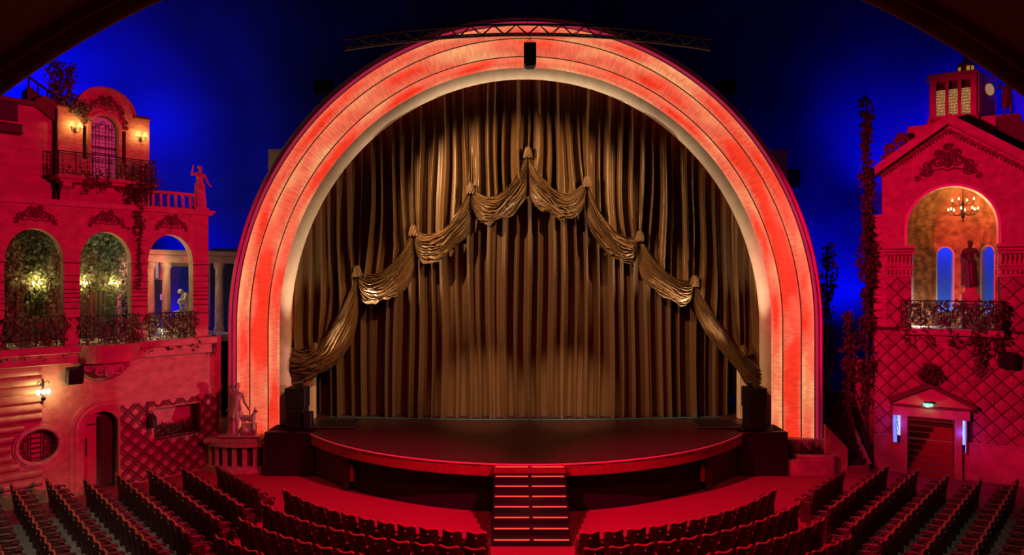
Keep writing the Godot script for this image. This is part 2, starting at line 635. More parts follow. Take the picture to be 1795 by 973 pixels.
# ---------------------------------------------------------------- the scene
func _ready() -> void:
	rng.seed = 11
	var cam := Camera3D.new()
	cam.name = "camera"
	add_child(cam)
	cam.position = EYE
	cam.fov = rad_to_deg(2.0 * atan(973.0 / 2.0 / F))
	cam.near = 0.1
	cam.far = 200.0
	cam.current = true
	var env := Environment.new()
	env.background_mode = Environment.BG_COLOR
	env.background_color = Color.BLACK
	env.tonemap_mode = Environment.TONE_MAPPER_LINEAR
	env.tonemap_exposure = 1.0
	env.sdfgi_enabled = true
	env.ssao_enabled = true
	env.ssil_enabled = true
	var we := WorldEnvironment.new()
	we.name = "world_environment"
	we.environment = env
	add_child(we)
	LF = Transform3D(Basis(Vector3(0.6823, 0, -0.7311), Vector3.UP, Vector3(0.7311, 0, 0.6823)), Vector3(-15.2, 0, -19.5)).orthonormalized()
	RF = Transform3D(Basis(Vector3(0.8829, 0, 0.4695), Vector3.UP, Vector3(-0.4695, 0, 0.8829)), Vector3(13.40, 0, -24.0)).orthonormalized()

	# unseen house lights, places chosen for what they light: red, pink, amber, blue
	var red := Color(1.0, 0.0, 0.10).linear_to_srgb()
	var amber := Color(1.0, 0.57, 0.25).linear_to_srgb()
	var blue := Color(0.004, 0.012, 1.0).linear_to_srgb()
	# unseen red floods: left facade, right facade, stalls in front of the stage
	spot(Vector3(8.3, 9.2, -8.0), Vector3(-14.4, 6.9, -20.3), red, 480.0, 17.5, 0.5, 0.25)
	spot(Vector3(-6.5, 9.6, -8.5), Vector3(16.8, 7.2, -22.1), red, 700.0, 16.8, 0.5, 0.25)
	spot(Vector3(5.0, 11.8, -11.5), Vector3(-4.6, 0.0, -18.2), red, 520.0, 20.0, 0.9, 0.2)
	spot(Vector3(-4.4, 11.8, -11.5), Vector3(5.6, 0.0, -18.2), red, 520.0, 20.0, 0.9, 0.2)
	# a weak red wash on the stalls from an unseen lamp
	spot(Vector3(0.5, 12.4, -9.5), Vector3(0.5, 0.0, -14.5), Color(1.0, 0.05, 0.06).linear_to_srgb(), 75.0, 58.0, 0.8, 0.4)
	# unseen warm lamps, placed to light the side seats
	spot(Vector3(-8.6, 8.6, -9.2), Vector3(-11.8, 0.0, -16.2), Color(1.0, 0.74, 0.55).linear_to_srgb(), 58.0, 21.0, 0.9, 0.3)
	spot(Vector3(8.8, 8.6, -9.2), Vector3(12.2, 0.0, -16.0), Color(1.0, 0.74, 0.55).linear_to_srgb(), 16.0, 21.0, 0.9, 0.3)
	# unseen pink spot, placed so the huntress throws her shadow on the wall
	spot(Vector3(10.6, 3.2, -20.4), Vector3(-10.8, 3.2, -23.6), Color(1.0, 0.34, 0.42).linear_to_srgb(), 130.0, 5.4, 0.25, 0.03)
	# unseen amber lamps crossed on the curtain, and a pool on its foot
	spot(Vector3(-6.2, 12.6, -18.6), Vector3(0.3, 8.8, -25.0), amber, 140.0, 28.0, 0.6, 0.10)
	spot(Vector3(7.0, 12.6, -18.4), Vector3(0.3, 8.8, -25.0), amber, 90.0, 27.0, 0.6, 0.10)
	spot(Vector3(-1.5, 12.6, -16.0), Vector3(5.6, 5.0, -25.0), amber, 105.0, 15.0, 0.8, 0.10)
	spot(Vector3(2.5, 12.6, -16.0), Vector3(-4.8, 5.0, -25.0), amber, 120.0, 15.0, 0.8, 0.10)
	spot(Vector3(-0.5, 11.2, -10.6), Vector3(-1.2, 2.3, -25.2), amber, 400.0, 7.5, 1.0, 0.12)
	spot(Vector3(1.5, 11.2, -10.6), Vector3(2.2, 2.3, -25.2), amber, 400.0, 7.5, 1.0, 0.12)
	# unseen blue floods behind the roofs, turned to the night sky
	for b in [[at(LF, 0.6, 12.9, -3.4).origin, P(160, 70, 28.0), 44.0, 60.0], [at(LF, 3.2, 10.4, -4.4).origin, P(270, 130, 28.0), 24.0, 48.0], [at(LF, 5.8, 6.6, -5.6).origin, P(385, 400, 31.0), 32.0, 42.0], [at(LF, 4.6, 9.9, -4.4).origin, P(330, 230, 30.0), 16.0, 42.0],
		[at(RF, 0.6, 9.6, -3.6).origin, P(1530, 130, 30.0), 26.0, 44.0], [at(RF, -1.0, 4.6, -4.6).origin, P(1465, 460, 31.0), 40.0, 50.0], [at(RF, 2.6, 11.8, -2.6).origin, P(1600, 60, 27.0), 8.0, 60.0]]:
		spot(b[0], b[1], blue, b[2], b[3], 1.0, 0.4)
	lamp(at(RF, 5.0, 11.6, -1.6).origin, blue, 20.0, 0.4)  # one more unseen blue flood, past the right gable

	make_materials()
	build_shell()
	build_arch()
	build_stage()
	build_curtains()
	build_left()
	build_left_loggia()
	build_left_lower()
	build_statues()
	build_right()
	build_right_lower()
	build_plants()
	build_rigging()
	build_seats()

# ---------------------------------------------------------------- the night vault, the ceiling arch and the floor
func build_shell() -> void:
	var o := structure("wall_back", "deep blue plaster night-sky wall curving round behind the stage", "wall")
	var mb := MB.new()
	mb.grid(72, 28, func(a: float, b: float) -> Vector3:
		var w := lerpf(-PI / 2 - 0.05, PI / 2 + 0.05, a)
		var e := lerpf(-0.02, PI / 2, b)
		return Vector3(sin(w) * cos(e) * 30.0, sin(e) * 26.5, -10.0 - cos(w) * cos(e) * 26.0))
	mb.grid(36, 14, func(a: float, b: float) -> Vector3:
		var w := lerpf(-PI / 2 - 0.05, PI / 2 + 0.05, a)
		var e := lerpf(-0.02, PI / 2, b)
		return Vector3(sin(w) * cos(e) * 30.5, sin(e) * 27.0, -10.0 - cos(w) * cos(e) * 26.5), false, true)
	part("sky_plaster", mb, M.night_plaster, o)
	# ceiling: the brown round vault over the circle, its moulded edge towards the stage
	o = structure("ceiling", "dark brown vault edge arching across both upper corners", "ceiling")
	var vz := -11.0
	mb = MB.new()
	var arcp := func(r: float, a: float, z: float) -> Vector3: return Vector3(cos(a) * r, -1.23 + sin(a) * r, z)
	for ring in [[14.2, -11.0, 14.2, -10.55], [14.2, -10.55, 14.32, -10.45], [14.32, -10.45, 14.32, -10.3], [14.32, -10.3, 14.24, -10.2], [14.24, -10.2, 14.24, 7.0], [14.2, -11.0, 15.2, -11.0], [15.2, -11.0, 15.2, 7.0]]:
		mb.grid(80, 1, func(a: float, b: float) -> Vector3: return arcp.call(lerpf(ring[0], ring[2], b), lerpf(PI - 0.08, 0.08, a), lerpf(ring[1], ring[3], b)), false, ring[0] > 15.0)
	part("vault", mb, M.vault_brown, o)
	mb = MB.new()
	mb.grid(80, 10, func(a: float, b: float) -> Vector3: return arcp.call(14.2 - 0.14 * sin(b * PI), lerpf(PI - 0.08, 0.08, a), -11.02 + 0.4 * b))
	part("edge_moulding", mb, M.vault_brown, o)
	# the wall over the vault that closes the auditorium towards the stage, and the rear wall
	o = structure("wall_front", "brown wall above the vault edge", "wall")
	mb = MB.new()
	mb.grid(40, 1, func(a: float, b: float) -> Vector3:
		var w := lerpf(PI - 0.08, 0.08, a)
		return Vector3(cos(w) * lerpf(14.8, 32.0, b), -1.23 + sin(w) * lerpf(14.8, 30.0, b), -10.6))
	part("gable", mb, M.vault_brown, o)
	o = structure("wall_rear", "dark rear wall of the auditorium behind the viewer", "wall")
	mb = MB.new()
	mb.box(Vector3(0, 6, 7.1), Vector3(31, 17, 0.3))
	part("plaster", mb, M.vault_brown, o)
	o = structure("floor", "red carpeted stalls floor in front of the stage", "floor")
	mb = MB.new()
	mb.box(Vector3(0, -0.15, -14.0), Vector3(64, 0.3, 48))
	part("carpet", mb, M.carpet, o)
	# dark linoleum under the side seats
	for s in [-1.0, 1.0]:
		mb = MB.new()
		var pts := PackedVector2Array([Vector2(SC + s * 7.6, -15.9), Vector2(SC + s * 9.6, -18.3), Vector2(SC + s * 12.6, -20.2), Vector2(SC + s * 15.4, -17.8), Vector2(SC + s * 15.4, -9.0), Vector2(SC + s * 8.4, -9.0)])
		mb.slab(pts, -0.01, 0.012)
		part("linoleum", mb, M.lino, o, "grey linoleum between the side seats")
	mb = MB.new()
	for s in [-1.0, 1.0]:
		mb.slab(PackedVector2Array([Vector2(SC + s * 1.1, -13.5), Vector2(SC + s * 1.1, -9.0), Vector2(SC + s * 7.5, -9.0), Vector2(SC + s * 6.6, -14.4)]), -0.01, 0.008)
	part("linoleum", mb, M.lino, o)

# ---------------------------------------------------------------- the luminous arch
const AX := 8.77
const AY := 9.234
const AC := 5.193
const AD := 24.3
const ACX := 0.497

func arch_pt(s: float, e: float, z: float) -> Vector3:
	# s runs from the left foot over the crown to the right foot; e is out from the inner edge, z towards the room
	var legs := 4.2
	var k := s * (2.0 * legs + 29.0)
	var foot := AC - legs
	if k < legs:
		return Vector3(ACX - AX - e, foot + k, -AD + z)
	if k > legs + 29.0:
		return Vector3(ACX + AX + e, AC - (k - legs - 29.0), -AD + z)
	var a := PI - (k - legs) / 29.0 * PI
	var nn := Vector2(cos(a) / AX, sin(a) / AY).normalized()
	return Vector3(ACX + cos(a) * AX + nn.x * e, AC + sin(a) * AY + nn.y * e, -AD + z)

func band(prof: Array, nu := 160) -> MB:
	var mb := MB.new()
	var k := prof.size() - 1
	mb.grid(nu, k, func(a: float, b: float) -> Vector3:
		var j := int(round(b * k))
		return arch_pt(a, prof[j][0], prof[j][1]))
	return mb

func cove(e0: float, e1: float, z0: float, z1: float, deep: float) -> Array:
	var p := []
	for i in 9:
		var s := i / 8.0
		p.append([lerpf(e0, e1, s), lerpf(z0, z1, s) - deep * sin(s * PI)])
	return p

func painted_glow_texture(sd: int, hot: Array) -> ImageTexture:
	# glow painted for one ring of the arch: patches, lighter edges and pleat lines
	var w := 32
	var h := 1400
	var n := FastNoiseLite.new()
	n.seed = sd
	n.frequency = 0.0085
	n.fractal_octaves = 3
	var p := FastNoiseLite.new()
	p.seed = sd + 5
	p.frequency = 0.35
	p.fractal_octaves = 2
	var im := Image.create(w, h, false, Image.FORMAT_RGB8)
	var c_red := Color(1.0, 0.045, 0.018)
	var c_mid := Color(0.92, 0.15, 0.075)
	var c_hot := Color(1.0, 0.40, 0.16)
	for y in h:
		for x in w:
			var s := x / (w - 1.0)
			var edge := pow(absf(s * 2.0 - 1.0), 2.0)
			var k := n.get_noise_2d(y, x * 1.6) * 0.95 + 0.24 + edge * 0.34 + 0.14 * exp(-pow((float(y) / h - 0.5) / 0.16, 2.0))
			for g in hot:
				k += g[2] * exp(-pow((float(y) / h - g[0]) / g[1], 2.0))
			var c := c_red.lerp(c_mid, clampf(k * 2.2, 0, 1)).lerp(c_hot, clampf(k * 1.4 - 0.80, 0, 1))
			c = c * (0.93 + 0.30 * p.get_noise_2d(y, x * 0.10))
			im.set_pixel(x, y, c.clamp().linear_to_srgb())
	return ImageTexture.create_from_image(im)

func build_arch() -> void:
	var o := thing("proscenium_arch", "tall luminous red and orange arch with cream inner edge framing the stage", "arch")
	# parts from the opening outwards (e) with their depth (z)
	part("inner_reveal", band([[0.0, -0.30], [0.01, -0.22], [0.05, -0.14], [0.13, -0.07], [0.24, -0.02], [0.34, 0.0]]), M.cream, o, "cream rounded inner ring")
	var rings := [[0.34, 0.70, 0.0, 0.10, 31, [[0.1, 0.06, 0.3], [0.75, 0.05, 0.35], [0.96, 0.05, 0.5]]], [0.73, 1.32, 0.14, 0.24, 47, [[0.25, 0.05, 0.3], [0.45, 0.06, 0.25], [0.88, 0.1, -0.4], [0.1, 0.08, -0.35]]], [1.35, 1.76, 0.28, 0.36, 83, [[0.12, 0.04, 0.45], [0.62, 0.04, 0.35], [0.95, 0.05, 0.8]]]]
	for r in rings:
		var m := StandardMaterial3D.new()
		m.resource_name = "lit_pleats"
		m.albedo_color = Color(0.5, 0.2, 0.15)
		m.roughness = 0.7
		m.emission_enabled = true
		m.emission_operator = BaseMaterial3D.EMISSION_OP_MULTIPLY
		m.emission = Color.WHITE
		m.emission_energy_multiplier = 0.95
		m.emission_texture = painted_glow_texture(r[4], r[5])
		m.uv1_scale = Vector3(1, 1, 1)
		var mb := band(cove(r[0], r[1], r[2], r[3], 0.07), 300)
		for i in mb.t.size():
			mb.t[i] = Vector2(mb.t[i].y, mb.t[i].x)
		part("light_panel", mb, m, o, "glowing red and orange pleated light panel")
		part("dividing_rib", band([[r[1], r[3] - 0.03], [r[1], r[3] + 0.03], [r[1] + 0.03, r[3] + 0.03], [r[1] + 0.03, r[3] - 0.03]]), M.stucco_dark, o)
	part("outer_ring_painted_glow", band([[1.79, 0.33], [1.81, 0.37], [1.85, 0.395], [1.89, 0.395], [1.92, 0.36]]), M.painted_ring_glow, o, "thin outer moulding ring with its crimson light put in as glow")  # moulding glows in place of red light falling on it
	part("outer_moulding", band([[1.92, 0.36], [1.93, 0.30], [1.99, 0.30], [2.0, 0.33], [2.06, 0.35], [2.12, 0.30], [2.14, 0.20], [2.14, -4.0], [2.14, -11.0]]), M.cream, o)
	# the lamps in front of the panels, for the light they throw into the house
	for k in 12:
		var f := (k + 0.5) / 12.0
		var p := arch_pt(f, 1.05, 0.6)
		var x := (arch_pt(minf(f + 0.02, 1.0), 1.05, 0.6) - arch_pt(f - 0.02, 1.05, 0.6)).normalized()
		panel_light(p, x, Vector3(0, 0, -1), Vector2(2.6, 1.2), Color(1.0, 0.08, 0.05).linear_to_srgb(), 0.5, o)
	# feet
	for s in [-1.0, 1.0]:
		var mb := MB.new()
		mb.box(Vector3(ACX + s * (AX + 1.07), 0.56, -AD - 0.1), Vector3(2.3, 1.14, 1.2), Basis(), 0.03)
		part("plinth", mb, M.stone, o)
	# inner stage portal behind the arch
	var w := structure("wall_stage", "cream stage portal wall beside the house curtain", "wall")
	for s in [[P(470, 500, 25.5).x, P(541, 500, 25.5).x, P(541, 500, 25.5).x, P(553, 500, 25.5).x], [P(1311, 500, 25.5).x, P(1380, 500, 25.5).x, P(1293, 500, 25.5).x, P(1311, 500, 25.5).x]]:
		var mb := MB.new()
		mb.box(Vector3((s[0] + s[1]) / 2, 6.0, -25.6), Vector3(s[1] - s[0], 12.0, 0.2))
		part("panel", mb, M.cream, w)
		mb = MB.new()
		mb.box(Vector3((s[2] + s[3]) / 2, 6.0, -25.5), Vector3(s[3] - s[2], 12.0, 0.3), Basis(), 0.03)
		part("pilaster", mb, M.cream, w)
	# black panel added for the darkness in the gap beside the arch
	var d := structure("dark_gap_panel", "black panel added for the dark gap between left facade and arch", "wall")
	var mb2 := MB.new()
	mb2.box(Vector3((P(384, 0, 27.4).x + P(425, 0, 27.4).x) / 2, 4.1, -27.4), Vector3(P(425, 0, 27.4).x - P(384, 0, 27.4).x + 0.6, 8.2, 0.3))
	part("dark_panel", mb2, M.black_cloth, d)

# ---------------------------------------------------------------- the stage
func stage_edge(r: float, wide: float, k: int) -> PackedVector2Array:
	var c := Vector2(SC, -28.5)
	var a := asin(wide / r)
	var p := PackedVector2Array()
	for i in k + 1:
		var w := lerpf(-a, a, float(i) / k)
		p.append(c + Vector2(sin(w), cos(w)) * r)
	return p

func build_stage() -> void:
	var o := structure("stage", "dark stage with a red curved front edge and black wall beneath", "stage")
	var e := stage_edge(9.3, 7.45, 48)
	var p := e.duplicate()
	p.append_array([Vector2(SC + 9.2, -23.4), Vector2(SC + 9.2, -28.0), Vector2(SC - 9.2, -28.0), Vector2(SC - 9.2, -23.4)])
	var mb := MB.new()
	mb.slab(p, STAGE - 0.05, STAGE)
	part("stage_floor", mb, M.stage_floor, o)
	mb = MB.new()
	var q := stage_edge(9.38, 7.5, 60)
	var inner := stage_edge(9.15, 7.35, 60)
	inner.reverse()
	q.append_array(inner)
	mb.slab(q, STAGE - 0.36, STAGE - 0.055)
	part("front_fascia", mb, M.stage_lip, o, "red curved stage front")
	mb = MB.new()
	var nose := PackedVector3Array()
	for v in stage_edge(9.38, 7.5, 60):
		nose.append(Vector3(v.x, STAGE - 0.015, v.y))
	mb.tube(nose, 0.032, 8)
	part("edge_nosing", mb, M.nosing, o)
	mb = MB.new()
	q = stage_edge(8.95, 6.0, 40)
	inner = stage_edge(8.6, 5.8, 40)
	inner.reverse()
	q.append_array(inner)
	mb.slab(q, 0.0, STAGE - 0.26)
	part("pit_wall", mb, M.black_cloth, o)
	for s in [-1.0, 1.0]:
		mb = MB.new()
		mb.bar(Vector3(SC + s * 6.0, 0.65, -21.9), Vector3(SC + s * 7.6, 0.65, -23.4), 1.3, 0.16, Vector3(0.6 * s, 0, 0.7))
		part("side_wall", mb, M.dark_frame, o)
		mb = MB.new()
		mb.box(Vector3(SC + s * 5.95, 0.65, -21.65), Vector3(0.22, 1.3, 0.22), Basis(), 0.02)
		part("post", mb, M.dark_frame, o)
		mb = MB.new()
		mb.box(Vector3(SC + s * 8.35, 0.775, -23.75), Vector3(1.75, 1.55, 1.3), Basis(), 0.02)
		part("wing_block", mb, M.black, o)
	# steps from the stalls to the stage
	var st := thing("stage_stairs", "central black stage stairs with red glowing tread edges", "stairs", Transform3D(Basis(), Vector3(SC + 0.01, 0, -19.05)))
	for i in 8:
		var h := STAGE * (1.0 - i / 8.0) - 0.01
		mb = MB.new()
		mb.box(Vector3(0, h / 2, 0.27 * i - 0.05), Vector3(2.06, h, 0.275))
		var tread := part("step", mb, M.black if i > 0 else M.stage_lip, st)
		if i < 8:
			for s in [-1.0, 1.0]:
				mb = MB.new()
				mb.box(Vector3(s * 0.515, h - 0.012, 0.27 * i + 0.098), Vector3(0.93, 0.03, 0.024))
				part("led_strip", mb, M.led_red, tread, "red glowing light strip")
	lamp(Vector3(0, 0.9, 1.6), Color(1.0, 0.1, 0.045).linear_to_srgb(), 0.25, 0.3, st)
	# thin blue strip along the curtain foot
	mb = MB.new()
	mb.grid(60, 1, func(a: float, b: float) -> Vector3:
		var x := lerpf(-7.6, 7.6, a)
		return Vector3(SC + x, STAGE + 0.012, -curtain_depth(x) + 0.22 + b * 0.10), false, true)
	solo("floor_strip", mb, M.blue_strip, "thin blue strip along the foot of the curtain", "strip")
	# flat hatch platforms beside the curtain
	for s in [-1.0, 1.0]:
		var t := thing("stage_platform", "low black stage platform %s the curtain" % ("left of" if s < 0 else "right of"), "platform", Transform3D(Basis(), Vector3(SC + s * 6.95, STAGE, -24.1)))
		mb = MB.new()
		mb.box(Vector3(0, 0.05, 0), Vector3(1.5, 0.1, 1.2))
		var deck := part("deck", mb, M.black, t)
		mb = MB.new()
		mb.box(Vector3(0, 0.085, 0.61), Vector3(1.5, 0.03, 0.02))
		mb.box(Vector3(-s * 0.76, 0.085, 0), Vector3(0.02, 0.03, 1.2))
		part("metal_edge", mb, M.steel, deck)
		# loudspeakers
		var x: float = SC + s * 8.32
		var g := "stacked loudspeakers beside the stage"
		speaker(Vector3(x, STAGE, -23.9), Vector3(0.66, 0.72, 0.6), "large black loudspeaker at the bottom of the %s stage stack" % ("left" if s < 0 else "right"), g)
		speaker(Vector3(x, STAGE + 0.72, -23.9), Vector3(0.74, 0.74, 0.6), "large black loudspeaker on top of the %s stage stack" % ("left" if s < 0 else "right"), g)
		# a small lamp added on each stack to light the cream inner ring
		var u := thing("added_floodlight", "small black lamp added on top of the %s speaker stack" % ("left" if s < 0 else "right"), "light", Transform3D(Basis(), Vector3(x - s * 0.2, STAGE + 1.46, -23.75)), "lamps added on the speaker stacks")
		mb = MB.new()
		mb.box(Vector3(0, 0.03, 0), Vector3(0.2, 0.06, 0.2), Basis(), 0.01)
		part("foot", mb, M.black, u)
		mb = MB.new()
		mb.lathe([[0.0, 0.05], [0.08, 0.06], [0.09, 0.12], [0.10, 0.20], [0.085, 0.20], [0.07, 0.14], [0.0, 0.14]], Vector3.ZERO, 14)
		part("housing", mb, M.black, u)
		mb = MB.new()
		mb.lathe([[0.0, 0.150], [0.068, 0.150]], Vector3.ZERO, 14)
		part("lamp_lens", mb, M.bulb_white, u)
		var warm := Color(1.0, 0.74, 0.48).linear_to_srgb()
		var here := u.position + Vector3(0, 0.22, 0.05)
		spot(here, Vector3(ACX - s * 1.5, 14.2, -24.15), warm, 130.0, 24.0, 0.7, 0.06)
		spot(here, here + Vector3(s * 0.05, 5.0, -0.15), warm, 42.0, 24.0, 0.8, 0.06)
		if s < 0:
			speaker(Vector3(SC - 7.82, STAGE, -23.6), Vector3(0.28, 0.62, 0.34), "small black loudspeaker beside the left stage stack", g)
	# extinguishers on the pit posts
	for s in [-1.0, 1.0]:
		var t := thing("fire_extinguisher", "red fire extinguisher on the %s end of the pit wall" % ("left" if s < 0 else "right"), "extinguisher", Transform3D(Basis(), Vector3(SC + s * 5.72, 0.35, -21.42)))
		mb = MB.new()
		mb.lathe([[0.0, 0.0], [0.08, 0.01], [0.085, 0.05], [0.085, 0.45], [0.05, 0.53], [0.025, 0.56], [0.0, 0.56]], Vector3.ZERO, 12)
		var cyl := part("cylinder", mb, M.stage_lip, t)
		mb = MB.new()
		mb.box(Vector3(0, 0.60, 0), Vector3(0.03, 0.08, 0.14), Basis(), 0.008)
		part("handle", mb, M.black, cyl)
		mb = MB.new()
		mb.box(Vector3(0, 0.82, -0.02), Vector3(0.13, 0.16, 0.012))
		var sg := part(numbered("wall_notice"), mb, M.white_paint, self)
		sg.position = t.position
		tag(sg, "small white notice above the %s fire extinguisher" % ("left" if s < 0 else "right"), "sign")

func speaker(p: Vector3, s: Vector3, label: String, group := "", turn := 0.0, tilt := 0.0) -> Node3D:
	var t := thing("loudspeaker", label, "speaker", Transform3D(Basis(Vector3.UP, turn) * Basis(Vector3.RIGHT, tilt), p), group)
	var mb := MB.new()
	mb.box(Vector3(0, s.y / 2, 0), s, Basis(), 0.02)
	var cab := part("cabinet", mb, M.black, t)
	mb = MB.new()
	mb.box(Vector3(0, s.y * 0.5, s.z / 2 + 0.008), Vector3(s.x * 0.88, s.y * 0.88, 0.016), Basis(), 0.006)
	part("grille", mb, M.black_cloth, cab)
	return t

# ---------------------------------------------------------------- the house curtain
func curtain_depth(x: float) -> float:
	return 25.35 + 0.010 * x * x

func fold_wave(x: float, n: FastNoiseLite) -> float:
	# deep rounded pleats of uneven width
	var ph := x * 13.5 + n.get_noise_2d(x * 22.0, 3.0) * 3.4
	var s := sin(ph)
	return pow(0.5 + 0.5 * s, 1.5) * (0.8 + 0.5 * n.get_noise_2d(x * 9.0, 40.0)) + 0.22 * sin(ph * 0.43 + 1.0)

func build_curtains() -> void:
	var n := FastNoiseLite.new()
	n.seed = 3
	n.frequency = 0.05
	var o := thing("stage_curtain", "brown pleated stage curtain hanging to the floor behind the swags", "curtain", Transform3D(Basis(), Vector3(SC, STAGE, -25.3)))
	var mb := MB.new()
	mb.grid(900, 26, func(a: float, b: float) -> Vector3:
		var x := lerpf(-8.2, 8.25, a)
		var y := lerpf(0.01, 8.6, b)
		var f := fold_wave(x + 0.04 * sin(y * 0.6 + x), n)
		return Vector3(x, y, 25.3 - curtain_depth(x) - 0.32 + 0.58 * f * (1.0 - 0.2 * b)))
	part("pleated_cloth", mb, M.curtain, o)
	mb = MB.new()
	mb.grid(900, 1, func(a: float, b: float) -> Vector3:
		var x := lerpf(-8.2, 8.25, a)
		var y := lerpf(0.01, 0.16, b)
		return Vector3(x, y, 25.3 - curtain_depth(x) - 0.315 + 0.58 * fold_wave(x + 0.04 * sin(y * 0.6 + x), n)))
	part("hem", mb, M.drape_brown, o)
	# the gathered front curtain: a pleated fall down to a chain of swags
	var D := 24.98
	o = thing("swag_curtain", "golden brown draped curtain gathered into eight scalloped swags under the arch", "curtain", Transform3D(Basis(), Vector3(SC, STAGE, -D)))
	var ties := []
	for t in [[500, 600], [630, 475], [727, 405], [826, 332], [925, 270], [1027, 320], [1118, 415], [1213, 492], [1340, 640]]:
		var w := P(t[0], t[1], D)
		ties.append(Vector2(w.x - SC, w.y - STAGE))
	var knots := []
	for t in [[558, 608], [630, 475], [727, 405], [826, 332], [925, 270], [1027, 320], [1118, 415], [1213, 492], [1295, 612]]:
		var w := P(t[0], t[1], D)
		knots.append(Vector2(w.x - SC, w.y - STAGE))
	var px := D / F
	# how far, in photograph pixels, the upper and lower edge of each swag hang below the line between its ties
	var sag_top := [58, 30, 34, 40, 40, 34, 24, 25]
	var sag_bot := [105, 86, 82, 88, 88, 82, 68, 62]
	var tail_a := [20, 8, 8, 8, 52, 50, 46, 28]
	var tail_b := [66, 56, 54, 52, 8, 8, 8, 35]
	var tail_p := [2.0, 4.0, 5.0, 5.0, 5.0, 5.0, 4.0, 2.0]
	var top_of := func(x: float) -> float:
		var k := 1.0 - pow((x + SC - ACX) / (AX + 0.5), 2.0)
		return AC + (AY + 0.75) * sqrt(maxf(k, 0.0)) - STAGE
	var low_of := func(x: float) -> float:
		for i in ties.size() - 1:
			if x <= ties[i + 1].x or i == ties.size() - 2:
				var s := clampf((x - ties[i].x) / (ties[i + 1].x - ties[i].x), 0.0, 1.0)
				return lerpf(ties[i].y, ties[i + 1].y, s) - (sag_top[i] + 12.0) * px * 4.0 * s * (1.0 - s)
		return 0.0
	mb = MB.new()
	mb.grid(1100, 34, func(a: float, b: float) -> Vector3:
		var x := lerpf(-AX - 0.15, AX + 0.15, a)
		var yt: float = top_of.call(x)
		var yb: float = minf(low_of.call(x), yt)
		var y := lerpf(yt, yb, b)
		var xx := x
		var pull := 0.0
		var near := 0.0
		for t in knots:
			var dx: float = x - t.x
			var g := exp(-pow(dx / 0.55, 2.0)) * pow(b, 5.0)
			xx -= dx * 0.55 * g
			near = maxf(near, exp(-pow(dx / 0.28, 2.0)))
			# pleats lean outwards between the gathers as they fall
		pull = 0.10 * sin(y * 0.9 + x * 1.7) * b
		var f := fold_wave(x * 1.18 + 7.0 + pull, n)
		var fine := 0.5 + 0.5 * sin(x * 52.0 + n.get_noise_2d(x * 60.0, y * 6.0) * 4.0)
		return Vector3(xx, y, -0.24 + 0.50 * f * (0.75 + 0.45 * b) * (1.0 - 0.5 * near * b) + near * (0.07 * fine * b + 0.10 * b * b) + 0.10 * pow(b, 6.0)), false, true)
	part("upper_fall", mb, M.swag, o)
	var nz := FastNoiseLite.new()
	nz.seed = 21
	nz.frequency = 0.9
	for i in ties.size() - 1:
		mb = MB.new()
		var A: Vector2 = ties[i]
		var B: Vector2 = ties[i + 1]
		mb.grid(72, 110, func(s: float, v: float) -> Vector3:
			var q := 4.0 * s * (1.0 - s)
			var sag: float = lerpf(sag_top[i] * q, sag_bot[i] * pow(q, 0.52), v) * px * (1.0 + 0.14 * nz.get_noise_2d(s * 2.2 + i * 7.0, v * 3.0))
			var tail: float = maxf(tail_a[i] * pow(1.0 - s, tail_p[i]), tail_b[i] * pow(s, tail_p[i])) * px * v
			var y := lerpf(A.y, B.y, s) - sag - tail + (0.5 - v) * 0.12 * (1.0 - q)
			var x := lerpf(A.x, B.x, s) + (0.5 - absf(s - 0.5)) * 0.25 * (v - 0.5) * signf(A.y - B.y)
			var w := pow(maxf(q, 0.0), 0.55)
			var ph := v * 11.0 + nz.get_noise_2d(s * 0.9 + i * 9.0, v * 1.6) * 1.3
			var rid := pow(absf(sin(ph * PI)), 0.6)
			var rid2 := sin(ph * PI * 2.3 + nz.get_noise_2d(s * 1.2, v * 3.0 + i) * 2.5)
			var bulge := 0.10 + 0.40 * w * sin(clampf(v * 0.9 + 0.12, 0, 1) * PI)
			return Vector3(x, y, bulge + 0.15 * (0.25 + w) * rid + 0.03 * rid2 * (0.35 + w) + 0.05), false, true)
		part("swag", mb, M.swag, o)
	for i in knots.size():
		mb = MB.new()
		for k in 9:
			var a := TAU * k / 9.0 + i
			var c := Vector3(knots[i].x, knots[i].y, 0.34 if i > 0 and i < knots.size() - 1 else 0.5)
			var pts := PackedVector3Array()
			for j in 7:
				var s := j / 6.0
				pts.append(c + Vector3(cos(a + s * 1.6) * (0.06 + 0.12 * s) * 0.9, 0.20 - 0.42 * s, sin(a + s * 1.6) * 0.10))
			mb.tube(pts, PackedFloat32Array([0.02, 0.045, 0.06, 0.055, 0.06, 0.05, 0.03]), 6)
		part("gather_knot", mb, M.swag, o)

# ---------------------------------------------------------------- left facade: loggia storey, cornice, tower
func v2(p: Vector3) -> Vector2:
	return Vector2(p.x, p.y)

